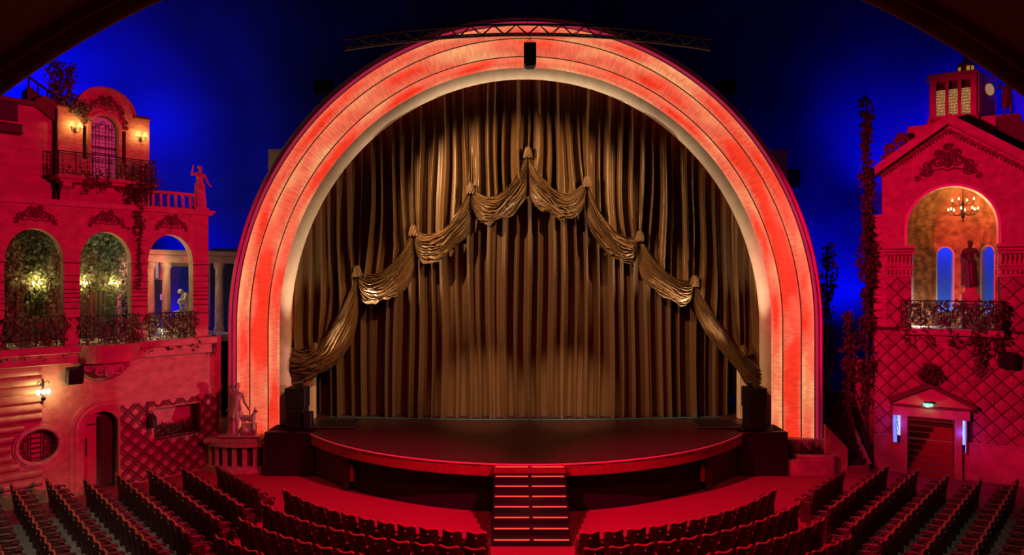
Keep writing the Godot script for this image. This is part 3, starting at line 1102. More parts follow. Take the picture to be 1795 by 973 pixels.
func stucco(c: Vector2, s: float, z: float) -> MB:
	# a symmetrical stucco ornament of scrolls and leaves, about 2 s wide
	var mb := MB.new()
	for e in [-1.0, 1.0]:
		curl(mb, c + Vector2(e * 0.30 * s, 0.10 * s), 0.22 * s, 1.6, PI / 2, e, z, 0.038 * s)
		curl(mb, c + Vector2(e * 0.66 * s, -0.02 * s), 0.17 * s, 1.5, -PI / 2, -e, z, 0.036 * s)
		curl(mb, c + Vector2(e * 0.80 * s, -0.30 * s), 0.12 * s, 1.3, PI / 2, e, z, 0.032 * s)
		curl(mb, c + Vector2(e * 0.20 * s, 0.42 * s), 0.12 * s, 1.3, PI, -e, z, 0.032 * s)
		mb.tube(PackedVector3Array([Vector3(c.x, c.y - 0.25 * s, z), Vector3(c.x + e * 0.2 * s, c.y - 0.16 * s, z), Vector3(c.x + e * 0.45 * s, c.y - 0.22 * s, z), Vector3(c.x + e * 0.9 * s, c.y - 0.12 * s, z)]), 0.03 * s, 5)
		for k in 6:
			var a = PI / 2 - e * (0.25 + 0.24 * k)
			mb.ball(Vector3(c.x + cos(a) * 0.55 * s, c.y + sin(a) * 0.34 * s, z), Vector3(0.07, 0.05, 0.04) * s, 6, 4)
	mb.ball(Vector3(c.x, c.y + 0.30 * s, z), Vector3(0.10, 0.14, 0.06) * s, 8, 6)
	mb.ball(Vector3(c.x, c.y + 0.02 * s, z), Vector3(0.12, 0.16, 0.07) * s, 8, 6)
	return mb

func build_left() -> void:
	# --- loggia storey with three arches
	var o := structure("wall_left", "red-lit plaster facade with three arches on the left", "wall", LF)
	var holes := []
	for c in [0.84, 2.77, 4.77]:
		holes.append({"kind": "arch", "x": c, "w": 1.5, "y0": 4.86, "ys": 7.5, "y1": 8.5})
	var mb := MB.new()
	wall(mb, -6.0, 6.05, 4.86, 9.24, -0.42, 0.0, holes)
	part("arcade", mb, M.plaster, o)
	for c in [0.84, 2.77, 4.77]:
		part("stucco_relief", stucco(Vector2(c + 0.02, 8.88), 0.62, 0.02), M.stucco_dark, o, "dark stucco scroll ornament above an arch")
	# grooved courses of the piers
	for pier in [[-6.0, 0.09], [1.59, 2.02], [3.52, 4.02], [5.52, 6.05]]:
		mb = MB.new()
		for y in [7.46, 7.06, 6.86, 6.62, 6.50, 6.36, 6.22, 6.02, 5.72]:
			mb.box(Vector3((pier[0] + pier[1]) / 2, y, 0.004), Vector3(pier[1] - pier[0] + 0.012, 0.028, 0.03))
		part("pier_grooves", mb, M.joint, o)
		mb = MB.new()
		mb.box(Vector3((pier[0] + pier[1]) / 2, 7.52, -0.2), Vector3(pier[1] - pier[0] + 0.07, 0.07, 0.5), Basis(), 0.02)
		part("impost", mb, M.plaster_smooth, o)
	mb = MB.new()
	mb.prism(PackedVector2Array([Vector2(-6.0, 9.24), Vector2(6.1, 9.24), Vector2(6.14, 9.30), Vector2(6.22, 9.36), Vector2(6.22, 9.42), Vector2(-6.0, 9.42)]), -0.45, 0.22)
	part("cornice", mb, M.plaster_smooth, o)
	mb = MB.new()
	mb.box(Vector3(0.125, 4.74, -0.05), Vector3(12.25, 0.24, 0.75), Basis(), 0.03)
	part("ledge", mb, M.plaster_smooth, o)
	mb = MB.new()
	mb.box(Vector3(0.06, 4.45, -0.1), Vector3(12.12, 0.34, 0.55), Basis(), 0.03)
	part("ledge_band", mb, M.plaster_smooth, o)
	# bowed balcony under the middle arch on a carved corbel
	mb = MB.new()
	var bow := arc2(Vector2(2.82, 0.0), 0.86, 0.72, PI, 0, 18)
	var bow3 := PackedVector2Array()
	for q in bow:
		bow3.append(Vector2(q.x, q.y + 0.2))
	bow3.append_array([Vector2(3.68, -0.1), Vector2(1.96, -0.1)])
	mb.slab(bow3, 4.28, 4.85)
	part("bowed_balcony", mb, M.plaster_smooth, o)
	mb = MB.new()
	mb.grid(18, 10, func(a: float, b: float) -> Vector3:
		var w := a * PI
		var r := sin(b * PI / 2 + 0.02)
		var lump := 1.0 + 0.09 * sin(a * 26.0) * sin(b * 9.0 + a * 5.0)
		return Vector3(2.72 - cos(w) * 0.70 * r * lump, 3.62 + 0.66 * (1.0 - cos(b * PI / 2)), -0.1 + sin(w) * 0.66 * r * lump), false, true)
	part("corbel", mb, M.stone, o, "carved rounded corbel under the balcony")
	mb = MB.new()
	for e in [-1.0, 1.0]:
		curl(mb, Vector2(2.72 + e * 0.26, 4.02), 0.19, 1.5, PI / 2, e, 0.46, 0.05)
		curl(mb, Vector2(2.72 + e * 0.52, 4.12), 0.14, 1.4, PI / 2, -e, 0.30, 0.045)
	mb.ball(Vector3(2.72, 4.0, 0.50), Vector3(0.17, 0.22, 0.12), 10, 8)
	part("corbel_carving", mb, M.stone, o)
	# floor of the loggia and its terrace roof over two bays
	mb = MB.new()
	mb.box(Vector3(2.4, 4.72, -2.6), Vector3(10.0, 0.25, 4.4))
	part("loggia_floor", mb, M.stone, o)
	mb = MB.new()
	mb.box(Vector3(0.6, 9.3, -2.3), Vector3(6.4, 0.2, 4.0))
	part("terrace_slab", mb, M.plaster_smooth, o)
	# --- terrace balustrade and corner pedestal
	var b0 := on(LF, 262, 350, -0.15)
	var b1 := on(LF, 340, 350, -0.15)
	var t := thing("terrace_balustrade", "small red balustrade on the terrace beside the tower", "balustrade", at(LF, b0.x, 9.42, -0.15))
	var bl := b1.x - b0.x
	mb = MB.new()
	mb.box(Vector3(bl / 2, 0.56, 0), Vector3(bl, 0.09, 0.2), Basis(), 0.015)
	part("handrail", mb, M.plaster_smooth, t)
	mb = MB.new()
	mb.box(Vector3(bl / 2, 0.03, 0), Vector3(bl, 0.06, 0.2), Basis(), 0.01)
	part("plinth", mb, M.plaster_smooth, t)
	for k in 6:
		mb = MB.new()
		mb.box(Vector3(bl * (k + 0.45) / 6.0, 0.285, 0), Vector3(0.095, 0.46, 0.095), Basis(), 0.015)
		part("baluster", mb, M.plaster_smooth, t)
	# --- the tower with its round gable
	var Z := -0.6
	var w := structure("wall_tower", "red-lit tower wall with rounded gable above the arcade", "wall", LF)
	var l := on(LF, 100, 330, Z).x
	var r := on(LF, 262, 330, Z).x
	var cx := on(LF, 186, 250, Z).x
	var wl := on(LF, 160, 240, Z).x
	var wr := on(LF, 207, 240, Z).x
	var gw := (on(LF, 238, 200, Z).x - on(LF, 137, 190, Z).x) / 2.0
	var ww := wr - wl
	var wx := (wl + wr) / 2.0
	mb = MB.new()
	wall(mb, l, r, 9.42, 12.50, Z - 0.45, Z, [{"kind": "rect", "x": wx - ww * 0.72, "w": 0.13, "y0": 10.9, "y1": 12.0}, {"kind": "arch", "x": wx, "w": ww, "y0": 10.3, "ys": 11.98, "y1": 12.42}, {"kind": "rect", "x": wx + ww * 0.72, "w": 0.13, "y0": 10.9, "y1": 12.0}])
	part("plaster", mb, M.plaster, w)
	mb = MB.new()
	mb.prism(arc2(Vector2(cx, 12.50), gw, 0.85, 0, PI, 28), Z - 0.45, Z)
	part("round_gable", mb, M.plaster, w)
	mb = MB.new()
	arch_band(mb, Vector2(cx, 12.50), gw * 2.0 - 0.02, 0.83, 0.06, Z - 0.48, Z + 0.08, 12.5, 28)
	part("gable_coping", mb, M.plaster_smooth, w)
	mb = MB.new()
	for e in [[l, cx - gw], [cx + gw, r]]:
		mb.box(Vector3((e[0] + e[1]) / 2, 12.53, Z - 0.2), Vector3(e[1] - e[0] + 0.06, 0.07, 0.6), Basis(), 0.015)
		for k in int((e[1] - e[0]) / 0.12):
			mb.lathe([[0.055, 0.0], [0.055, 0.10], [0.0, 0.12]], Vector3(e[0] + 0.07 + k * 0.12, 12.55, Z - 0.15), 8)
	part("roof_tiles", mb, M.stucco_dark, w)
	mb = MB.new()
	arch_band(mb, Vector2(wx, 11.98), ww + 0.02, 0.45, 0.10, Z, Z + 0.05, 10.3, 18)
	part("window_surround", mb, M.plaster_smooth, w)
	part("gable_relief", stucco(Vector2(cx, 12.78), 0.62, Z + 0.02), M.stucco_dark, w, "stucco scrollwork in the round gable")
	for e in [-1.0, 1.0]:
		mb = MB.new()
		for k in 4:
			curl(mb, Vector2(wx + e * (ww * 0.62 + 0.05 * k), 12.60 - 0.16 * k), 0.10, 1.3, PI / 2, e * (1 if k % 2 else -1), Z + 0.02, 0.02)
		part("side_relief", mb, M.stucco_dark, w)
		mb = MB.new()
		mb.box(Vector3(wx + e * ww * 0.72, 11.45, Z - 0.4), Vector3(0.13, 1.1, 0.04))
		part("slit_dark_back", mb, M.black, w)  # black panel at the back of the dark slit recess
	mb = MB.new()
	mb.box(Vector3((l + r) / 2, 10.9, Z - 1.6), Vector3(r - l - 0.02, 3.1, 2.2))
	part("tower_body", mb, M.plaster, w)
	# stained glass
	var win := structure("window_1", "rose stained-glass arched tower window behind the iron balcony", "window", at(LF, wx, 10.3, Z - 0.3))
	mb = MB.new()
	var gl := arc2(Vector2(0, 1.68), ww / 2, 0.44, 0, PI, 16)
	gl.append_array([Vector2(-ww / 2, 0), Vector2(ww / 2, 0)])
	mb.prism(gl, -0.02, 0.0)
	part("glass", mb, M.window_rose, win)
	mb = MB.new()
	for x in [-0.33, -0.22, -0.11, 0.11, 0.22, 0.33]:
		mb.box(Vector3(x * ww / 0.9, 0.95, 0.012), Vector3(0.016, 1.9, 0.016))
	for k in 15:
		mb.box(Vector3(0, 0.12 + 0.125 * k, 0.012), Vector3(ww - 0.02, 0.012, 0.014))
	for y in [1.06, 1.10, 0.9]:
		mb.box(Vector3(0, y, 0.014), Vector3(ww, 0.03, 0.03))
	for k in 5:
		curl(mb, Vector2((k - 2) * ww / 6.0, 1.72 + 0.10 * (2 - absi(k - 2))), 0.075, 1.2, 0, 1, 0.012, 0.012)
		curl(mb, Vector2((k - 2) * ww / 6.0, 1.45), 0.07, 1.2, 0, 1, 0.012, 0.012)
		curl(mb, Vector2((k - 2) * ww / 6.0, 0.62), 0.06, 1.2, 0, 1, 0.012, 0.012)
	part("leading", mb, M.black, win)
	# iron balcony on two brackets
	var sl := on(LF, 100, 318, 0.2).x
	var sr := on(LF, 276, 325, 0.2).x
	t = thing("tower_balcony", "wrought-iron balcony below the stained-glass tower window", "balcony", at(LF, (sl + sr) / 2, 10.12, Z))
	var hw := (sr - sl) / 2.0
	mb = MB.new()
	mb.box(Vector3(0, 0.05, 0.42), Vector3(hw * 2, 0.14, 0.84), Basis(), 0.04)
	part("slab", mb, M.plaster_smooth, t)
	mb = MB.new()
	mb.box(Vector3(0, -0.05, 0.36), Vector3(hw * 2 - 0.2, 0.10, 0.70), Basis(), 0.03)
	part("slab_moulding", mb, M.plaster_smooth, t)
	for e in [-1.0, 1.0]:
		mb = MB.new()
		mb.xf = Transform3D(Basis(Vector3(0, 0, 1), Vector3(0, 1, 0), Vector3(-1, 0, 0)), Vector3(e * (hw - 0.32), -0.1, 0))
		mb.prism(PackedVector2Array([Vector2(0, 0), Vector2(0.62, 0), Vector2(0.60, -0.12), Vector2(0.4, -0.22), Vector2(0.25, -0.42), Vector2(0.18, -0.6), Vector2(0, -0.62)]), -0.12, 0.12)
		part("bracket", mb, M.plaster_smooth, t)
	railing(t, [Vector3(-hw + 0.04, 0.12, 0.0), Vector3(-hw + 0.04, 0.12, 0.78), Vector3(hw - 0.04, 0.12, 0.78), Vector3(hw - 0.04, 0.12, 0.0)], 0.72, 5, 0.12)
	# lamps on the tower
	sconce2(at(LF, on(LF, 131, 222, Z).x, 11.80, Z), "left of the stained-glass window")
	sconce2(at(LF, on(LF, 246, 236, Z).x, 11.80, Z), "right of the stained-glass window")
	# --- the plain wall at the far left with its parapet, slots and rain pipe
	w = structure("wall_annex", "plain red plaster wall left of the tower", "wall", LF)
	var le := on(LF, 98, 300, Z).x
	mb = MB.new()
	mb.box(Vector3((le - 7.0) / 2 - 0.02, 10.9, Z - 0.7), Vector3(le + 7.0, 2.96, 1.2))
	part("plaster", mb, M.plaster, w)
	mb = MB.new()
	mb.box(Vector3(-1.5, 12.1, Z - 0.02), Vector3(3.0 + 2.0 * on(LF, 31, 190, Z).x, 0.55, 0.16))
	part("dark_opening", mb, M.black, w)
	mb = MB.new()
	mb.box(Vector3(-1.5, 11.55, Z + 0.12), Vector3(3.0 + 2.0 * on(LF, 38, 225, Z).x, 0.30, 0.36), Basis(), 0.04)
	part("awning", mb, M.dark_frame, w)
	mb = MB.new()
	var pc := PackedVector2Array([Vector2(le, 12.38)])
	pc.append_array(arc2(Vector2(le + 0.02, 12.95), 0.45, 0.60, PI, PI * 1.5, 10))
	pc.append_array([Vector2(le + 0.05, 12.95)])
	mb.prism(PackedVector2Array([Vector2(le - 0.55, 12.38), Vector2(le + 0.02, 11.95), Vector2(le + 0.02, 12.62), Vector2(le - 0.3, 12.75), Vector2(le - 0.55, 12.62)]), Z - 0.3, Z + 0.06)
	part("scroll_buttress", mb, M.stucco_dark, w)
	mb = MB.new()
	mb.box(Vector3(le - 1.9, 12.45, Z - 0.6), Vector3(3.0, 0.12, 1.5))
	part("coping", mb, M.stucco_dark, w)
	mb = MB.new()
	mb.tube(PackedVector3Array([Vector3(le, 9.42, Z + 0.06), Vector3(le, 12.4, Z + 0.06)]), 0.045, 8)
	solo("rain_pipe", mb, M.dark_iron, "thin dark rain pipe running down beside the tower", "pipe", LF)
	# outside stair and its handrail on the roof
	t = thing("roof_stair", "dark roof stair with thin iron handrail left of the tower", "stairs", LF)
	for k in 7:
		mb = MB.new()
		var a := on(LF, 48 + k * 7.5, 190, -1.2)
		mb.box(Vector3(a.x, 12.25 + (6 - k) * 0.045, -1.2), Vector3(0.15, 0.4 + (6 - k) * 0.09, 0.8))
		part("step", mb, M.dark_frame, t)
	mb = MB.new()
	mb.tube(PackedVector3Array([on(LF, 48, 133, -1.0), on(LF, 102, 172, -1.0)]), 0.035, 6)
	part("handrail", mb, M.dark_iron, t)
	for k in 4:
		mb = MB.new()
		var a := on(LF, 50 + k * 16.5, 134 + k * 12.0, -1.0)
		mb.tube(PackedVector3Array([a, Vector3(a.x, a.y - 0.75, a.z)]), 0.025, 6)
		part("baluster", mb, M.dark_iron, t)

func railing(parent: Node3D, pts: Array, h: float, bars: int, step: float) -> void:
	# a wrought-iron railing along a line of feet: rails, posts and scrolls; all of it children of the parent
	for i in pts.size() - 1:
		var a: Vector3 = pts[i]
		var b: Vector3 = pts[i + 1]
		var l := a.distance_to(b)
		var d := (b - a) / l
		for k in bars:
			var y := h * (1.0 - 0.18 * k) if k < bars - 1 else 0.04
			var mb := MB.new()
			mb.tube(PackedVector3Array([a + Vector3(0, y, 0), b + Vector3(0, y, 0)]), 0.020 if k == 0 else 0.010, 5)
			part("rail" if k else "handrail", mb, M.dark_iron, parent)
		var c := maxi(1, int(round(l / (step * 4.0))))
		for k in c + 1:
			var mb := MB.new()
			var q := a + d * l * k / c
			mb.tube(PackedVector3Array([q, q + Vector3(0, h, 0)]), 0.014, 5)
			part("post", mb, M.dark_iron, parent)
		var mb2 := MB.new()
		var keep := Transform3D(Basis(d, Vector3.UP, d.cross(Vector3.UP)), a)
		mb2.xf = keep
		var m := maxi(1, int(l / (step * 2.0)))
		for k in m:
			var x := l * (k + 0.5) / m
			curl(mb2, Vector2(x - step * 0.4, h * 0.30), step * 0.75, 1.2, PI / 2, 1, 0.0, 0.009)
			curl(mb2, Vector2(x + step * 0.4, h * 0.16), step * 0.6, 1.2, -PI / 2, -1, 0.0, 0.009)
		part("scrollwork", mb2, M.dark_iron, parent)

func sconce2(xf: Transform3D, where: String) -> void:
	var t := thing("wall_sconce", "two-armed iron wall lamp with glowing cream shades " + where, "lamp", xf, "tower wall lamps")
	var mb := MB.new()
	mb.ball(Vector3(0, 0, 0.015), Vector3(0.05, 0.09, 0.03), 8, 6)
	part("wall_plate", mb, M.dark_iron, t)
	for e in [-1.0, 1.0]:
		var x: float = e * 0.115
		mb = MB.new()
		mb.tube(PackedVector3Array([Vector3(0, -0.03, 0.02), Vector3(x * 0.5, -0.08, 0.10), Vector3(x, -0.04, 0.15), Vector3(x, 0.10, 0.15)]), 0.012, 6)
		var arm := part("arm", mb, M.dark_iron, t)
		mb = MB.new()
		mb.lathe([[0.085, 0.10], [0.045, 0.25]], Vector3(x, 0, 0.15), 14)
		part("lamp_shade", mb, M.shade_warm, arm, "glowing cream lamp shade")
		mb = MB.new()
		mb.ball(Vector3(x, 0.15, 0.15), Vector3(0.025, 0.035, 0.025), 8, 6)
		part("bulb", mb, M.bulb_warm, arm)
		lamp(Vector3(x, 0.15, 0.15), Color(1.0, 0.50, 0.13).linear_to_srgb(), 0.20, 0.03, t)

# ---------------------------------------------------------------- inside the left loggia
func build_left_loggia() -> void:
	var o := structure("wall_loggia", "back wall and portico seen through the left arches", "wall", LF)
	var mb := MB.new()
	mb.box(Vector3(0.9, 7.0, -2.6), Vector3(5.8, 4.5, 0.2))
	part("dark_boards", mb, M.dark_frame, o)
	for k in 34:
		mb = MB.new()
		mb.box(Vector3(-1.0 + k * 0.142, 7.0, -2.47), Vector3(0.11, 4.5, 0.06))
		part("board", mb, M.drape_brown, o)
	# the cream wall with a door, further back on the right
	mb = MB.new()
	wall(mb, 3.6, 8.6, 4.86, 8.05, -4.4, -4.2, [{"kind": "rect", "x": 4.62, "w": 0.32, "y0": 4.86, "y1": 6.9}])
	part("back_wall", mb, M.plaster_smooth, o)
	mb = MB.new()
	mb.box(Vector3(6.3, 7.72, -2.2), Vector3(4.6, 0.30, 0.42), Basis(), 0.03)
	part("beam", mb, M.plaster_smooth, o)
	mb = MB.new()
	mb.box(Vector3(6.3, 7.96, -2.2), Vector3(4.7, 0.18, 0.6), Basis(), 0.03)
	part("beam_cornice", mb, M.plaster_smooth, o)
	for px in [263, 292, 384]:
		var c := on(LF, px, 540, -2.2)
		mb = MB.new()
		mb.lathe([[0.0, 4.85], [0.20, 4.85], [0.20, 4.97], [0.16, 5.02], [0.155, 6.0], [0.135, 7.3], [0.16, 7.36], [0.2, 7.44], [0.2, 7.57], [0.0, 7.57]], Vector3(c.x, 0, -2.2), 16)
		part("column", mb, M.plaster_smooth, o)
	var d := structure("door_1", "dark green door with white notice behind the third arch", "door", at(LF, on(LF, 277, 545, -4.15).x, 4.86, -4.15))
	mb = MB.new()
	mb.box(Vector3(0, 1.02, 0), Vector3(0.62, 2.04, 0.06), Basis(), 0.01)
	var dl := part("leaf", mb, M.door_green, d)
	mb = MB.new()
	mb.box(Vector3(0.12, 1.35, 0.035), Vector3(0.1, 0.24, 0.008))
	part("notice", mb, M.white_paint, dl)
	mb = MB.new()
	mb.ball(Vector3(0.22, 0.95, 0.05), Vector3(0.03, 0.03, 0.03), 8, 6)
	part("door_knob", mb, M.steel, dl)
	for k in 2:
		mb = MB.new()
		mb.box(Vector3(on(LF, 268 + k * 8, 485, -4.1).x, 7.4, -4.14), Vector3(0.10, 0.85, 0.06), Basis(), 0.01)
		part("white_strip", mb, M.white_paint, o)
	# blue niche panel behind the seated figure, lit by an unseen blue lamp
	mb = MB.new()
	mb.box(Vector3(on(LF, 318, 530, -4.0).x, 6.2, -4.1), Vector3(0.95, 2.5, 0.08))
	part("niche_panel", mb, M.night_plaster, o)
	lamp(LF * Vector3(on(LF, 318, 585, -3.7).x, 5.1, -3.75), Color(0.004, 0.012, 1.0).linear_to_srgb(), 2.4, 0.05)
	lamp(LF * Vector3(on(LF, 300, 470, -1.3).x, 7.3, -1.5), Color(1.0, 0.72, 0.42).linear_to_srgb(), 0.45, 0.08)  # unseen warm lamp, lights the beam and columns
	lamp(LF * Vector3(4.4, 7.6, -3.2), Color(1.0, 0.62, 0.36).linear_to_srgb(), 1.6, 0.1)  # unseen warm lamp, lights the cream back wall
	# unseen warm lamps that gild the inner sides of the piers
	for u in [0.5, 2.45, 4.75]:
		lamp(LF * Vector3(u, 8.0, -0.8), Color(1.0, 0.60, 0.18).linear_to_srgb(), 0.24, 0.08)
	# candle lamps on the back wall
	for c in [[66, 497], [146, 497], [198, 497]]:
		var q := on(LF, c[0], c[1], -2.2)
		var nm: String = {66: "deep in the first arch", 146: "just right of the first pier", 198: "among leaves in the second arch"}[c[0]]
		var t := thing("candle_sconce", "small two-candle wall lamp glowing yellow " + nm, "lamp", at(LF, q.x, q.y, -2.38), "loggia candle lamps")
		mb = MB.new()
		mb.box(Vector3(0, -0.08, 0.0), Vector3(0.08, 0.2, 0.03), Basis(), 0.01)
		part("wall_plate", mb, M.dark_iron, t)
		for e in [-1.0, 1.0]:
			mb = MB.new()
			mb.tube(PackedVector3Array([Vector3(0, -0.1, 0.02), Vector3(e * 0.05, -0.13, 0.12), Vector3(e * 0.11, -0.08, 0.16), Vector3(e * 0.11, -0.03, 0.16)]), 0.01, 5)
			var arm := part("arm", mb, M.dark_iron, t)
			mb = MB.new()
			mb.lathe([[0.0, -0.035], [0.030, -0.02], [0.036, 0.01], [0.02, 0.05], [0.0, 0.075]], Vector3(e * 0.11, 0, 0.16), 8)
			part("flame_bulb", mb, M.bulb_white, arm)
		lamp(Vector3(0, 0.06, 0.26), Color(1.0, 0.80, 0.24).linear_to_srgb(), 1.1, 0.05, t)
	lamp(LF * Vector3(3.05, 8.75, -1.1), Color(0.8, 1.0, 0.82).linear_to_srgb(), 1.5, 0.08)  # unseen pale green lamp, lights the crown of the middle arch
	# railings of the three bays and of the far end
	for k in 3:
		var c: float = [0.84, 2.77, 4.77][k]
		var t := thing("loggia_railing", ["iron railing in the leftmost arch, dark behind leaves", "iron railing bowing out of the middle arch", "iron railing in the right arch, lit white behind ivy"][k], "railing", at(LF, c, 4.86, 0.0), "loggia railings")
		if k == 1:
			var pts := []
			for i in 7:
				var a := PI - PI * i / 6.0
				pts.append(Vector3(cos(a) * 0.78 + 0.05, 0, -0.08 + sin(a) * 0.62))
			railing(t, pts, 0.92, 3, 0.10)
		else:
			railing(t, [Vector3(-0.74, 0, 0.10), Vector3(0.74, 0, 0.10)], 0.92, 3, 0.10)
	var t2 := thing("end_railing", "short iron railing at the right end of the loggia", "railing", at(LF, 6.08, 4.86, -0.3))
	railing(t2, [Vector3(0, 0, 0), Vector3(0.5, 0, -0.6)], 0.92, 3, 0.10)
	# unseen white lamp at the foot of the third bay, lighting its ivy
	lamp(LF * Vector3(4.45, 5.15, 0.04), Color(1.0, 0.95, 0.8).linear_to_srgb(), 0.45, 0.03)

# ---------------------------------------------------------------- left lower storey
func build_left_lower() -> void:
	var o := structure("wall_lower", "red plaster lower wall with log cladding, round window and arched door", "wall", LF)
	var cw := Vector2(0.95, 1.80)
	var mb := MB.new()
	wall(mb, -6.5, 6.56, 0.0, 4.86, -0.55, -0.1, [{"kind": "circle", "x": cw.x, "y": cw.y, "r": 0.50}, {"kind": "arch", "x": 2.66, "w": 1.0, "y0": 0.0, "ys": 2.1, "y1": 2.6}, {"kind": "rect", "x": 5.02, "w": 1.53, "y0": 1.39, "y1": 2.46}])
	part("plaster", mb, M.plaster, o)
	# rounded cladding boards, cut back round the window
	for k in 13:
		var y := 4.12 - k * 0.285
		var x1 := 1.02
		var dy := absf(y - cw.y)
		if dy < 0.72:
			x1 = minf(x1, cw.x - sqrt(0.72 * 0.72 - dy * dy))
		mb = MB.new()
		var deep := 0.07 if k < 5 else 0.12
		mb.grid(1, 8, func(a: float, b: float) -> Vector3:
			return Vector3(lerpf(-6.5, x1, a), y - 0.137 + 0.274 * b, -0.1 + deep * pow(sin(b * PI), 0.45)))
		part("cladding_board", mb, M.log, o)
	# moulded surround of the door running on as a string course
	mb = MB.new()
	for s in [[0.0, 0.30, 0.02], [0.04, 0.13, 0.05], [0.18, 0.28, 0.05]]:
		var ins := PackedVector2Array([Vector2(2.66 - 0.62 + 0.0 - s[0], 0.0)])
		ins.append_array(arc2(Vector2(2.66, 2.05), 0.62 + s[0], 0.70 + s[0], PI, PI / 2, 14))
		ins.append(Vector2(6.56, 2.75 + s[0]))
		ins.append(Vector2(6.56, 2.75 + s[1]))
		ins.append_array(arc2(Vector2(2.66, 2.05), 0.62 + s[1], 0.70 + s[1], PI / 2, PI, 14))
		ins.append(Vector2(2.66 - 0.62 - s[1], 0.0))
		mb.prism(ins, -0.11, -0.1 + s[2])
	part("string_course", mb, M.plaster_smooth, o)
	# round window
	mb = MB.new()
	for r in [[0.50, 0.66, 0.05], [0.53, 0.60, 0.10]]:
		var ri := arc2(cw, r[0], r[0], 0, TAU, 40)
		var ro := arc2(cw, r[1], r[1], TAU, 0, 40)
		ri.append_array(ro)
		for i in 40:
			mb.prism(PackedVector2Array([ri[i], ri[i + 1], ro[40 - i - 1], ro[40 - i]]), -0.12, -0.1 + r[2])
	var win := structure("window_2", "round window with wrought-iron grille in the left lower wall", "window", LF)
	part("window_frame", mb, M.stone, win)
	mb = MB.new()
	mb.prism(arc2(cw, 0.5, 0.5, 0, TAU * 39.0 / 40.0, 39), -0.5, -0.46)
	part("pane", mb, M.door_red, win)
	mb = MB.new()
	for x in [-0.17, 0.17]:
		mb.box(Vector3(cw.x + x, cw.y, -0.3), Vector3(0.03, 0.96, 0.03))
	for k in 6:
		var y := -0.40 + k * 0.155
		mb.box(Vector3(cw.x, cw.y + y, -0.3), Vector3(0.34, 0.022, 0.022))
		for j in 6:
			mb.ball(Vector3(cw.x - 0.14 + j * 0.056, cw.y + y, -0.29), Vector3(0.02, 0.02, 0.02), 5, 4)
	for e in [-1.0, 1.0]:
		for k in 5:
			curl(mb, cw + Vector2(e * (0.27 + 0.03 * (2 - absi(k - 2))), -0.34 + 0.17 * k), 0.085, 1.4, PI / 2, e * (1 if k % 2 else -1), -0.3, 0.013)
			curl(mb, cw + Vector2(e * 0.38, -0.18 + 0.12 * k), 0.05, 1.2, 0, -e, -0.3, 0.011)
	part("iron_grille", mb, M.dark_iron, win)
	# door recess
	var d := structure("door_2", "pink-red door in the arched recess with a brown drape", "door", at(LF, 2.66, 0, 0))
	mb = MB.new()
	mb.box(Vector3(0.0, 1.3, -0.72), Vector3(1.3, 2.6, 0.1))
	var dl := part("leaf", mb, M.door_red, d)
	mb = MB.new()
	mb.box(Vector3(-0.14, 2.12, -0.66), Vector3(0.24, 0.05, 0.02))
	mb.box(Vector3(-0.30, 1.4, -0.66), Vector3(0.05, 0.6, 0.03))
	part("push_bar", mb, M.black, dl)
	for e in [-1.0, 1.0]:
		mb = MB.new()
		mb.box(Vector3(e * 0.58, 1.3, -0.8), Vector3(0.1, 2.6, 0.7))
		part("jamb", mb, M.plaster_smooth, d)
	mb = MB.new()
	mb.box(Vector3(0, 2.66, -0.8), Vector3(1.3, 0.1, 0.8))
	part("lintel", mb, M.plaster_smooth, d)
	mb = MB.new()
	mb.grid(60, 2, func(a: float, b: float) -> Vector3:
		return Vector3(0.04 + a * 0.44, 0.02 + b * 2.4, -0.28 - a * 0.1 + 0.035 * sin(a * 40.0)))
	var dr := part(numbered("door_drape"), mb, M.drape_brown, self)
	dr.transform = at(LF, 2.66, 0, -0.15)
	tag(dr, "dark brown drape in the right half of the left door recess", "drape")
	# window niche with dry plants
	win = structure("window_3", "dark-framed display niche with plants in the trellis wall", "window", LF)
	mb = MB.new()
	mb.box(Vector3(5.02, 1.92, -0.82), Vector3(1.75, 1.3, 0.08))
	part("niche_back", mb, M.plaster_smooth, win)
	mb = MB.new()
	mb.box(Vector3(4.22, 1.92, -0.62), Vector3(0.08, 1.07, 0.35))
	mb.box(Vector3(5.82, 1.92, -0.55), Vector3(0.08, 1.07, 0.5))
	mb.box(Vector3(5.02, 1.36, -0.62), Vector3(1.7, 0.07, 0.4))
	mb.box(Vector3(5.02, 2.50, -0.62), Vector3(1.7, 0.07, 0.4))
	part("niche_lining", mb, M.dark_frame, win)
	mb = MB.new()
	mb.box(Vector3(5.02, 1.38, -0.1), Vector3(1.6, 0.05, 0.1))
	mb.box(Vector3(5.79, 1.92, -0.1), Vector3(0.05, 1.07, 0.06))
	part("frame", mb, M.dark_frame, win)
	# trellis: two families of paired laths
	var lo := Vector2(3.22, 0.06)
	var hi := Vector2(6.5, 2.73)
	for fam in [1.0, -1.0]:
		var c := -7.0
		while c < 10.0:
			for off in [0.0, 0.10, 0.17]:
				var seg := clip_line(c + off, fam, lo, hi)
				for s in seg:
					mb = MB.new()
					mb.bar(Vector3(s[0].x, s[0].y, -0.085 + (0.012 if fam > 0 else 0.0)), Vector3(s[1].x, s[1].y, -0.085 + (0.012 if fam > 0 else 0.0)), 0.034, 0.022)
					part("lath", mb, M.stucco_mid, o)
			c += 0.48
	# hanging lantern and cable by the niche
	var q := on(LF, 268, 738, 0.1)
	var t := thing("hanging_lantern", "small black lantern hanging before the trellis wall", "lantern", at(LF, q.x, q.y - 0.22, 0.08))
	mb = MB.new()
	mb.lathe([[0.0, 0.0], [0.12, 0.0], [0.13, 0.03], [0.13, 0.3], [0.10, 0.36], [0.06, 0.42], [0.03, 0.47], [0.0, 0.47]], Vector3.ZERO, 8)
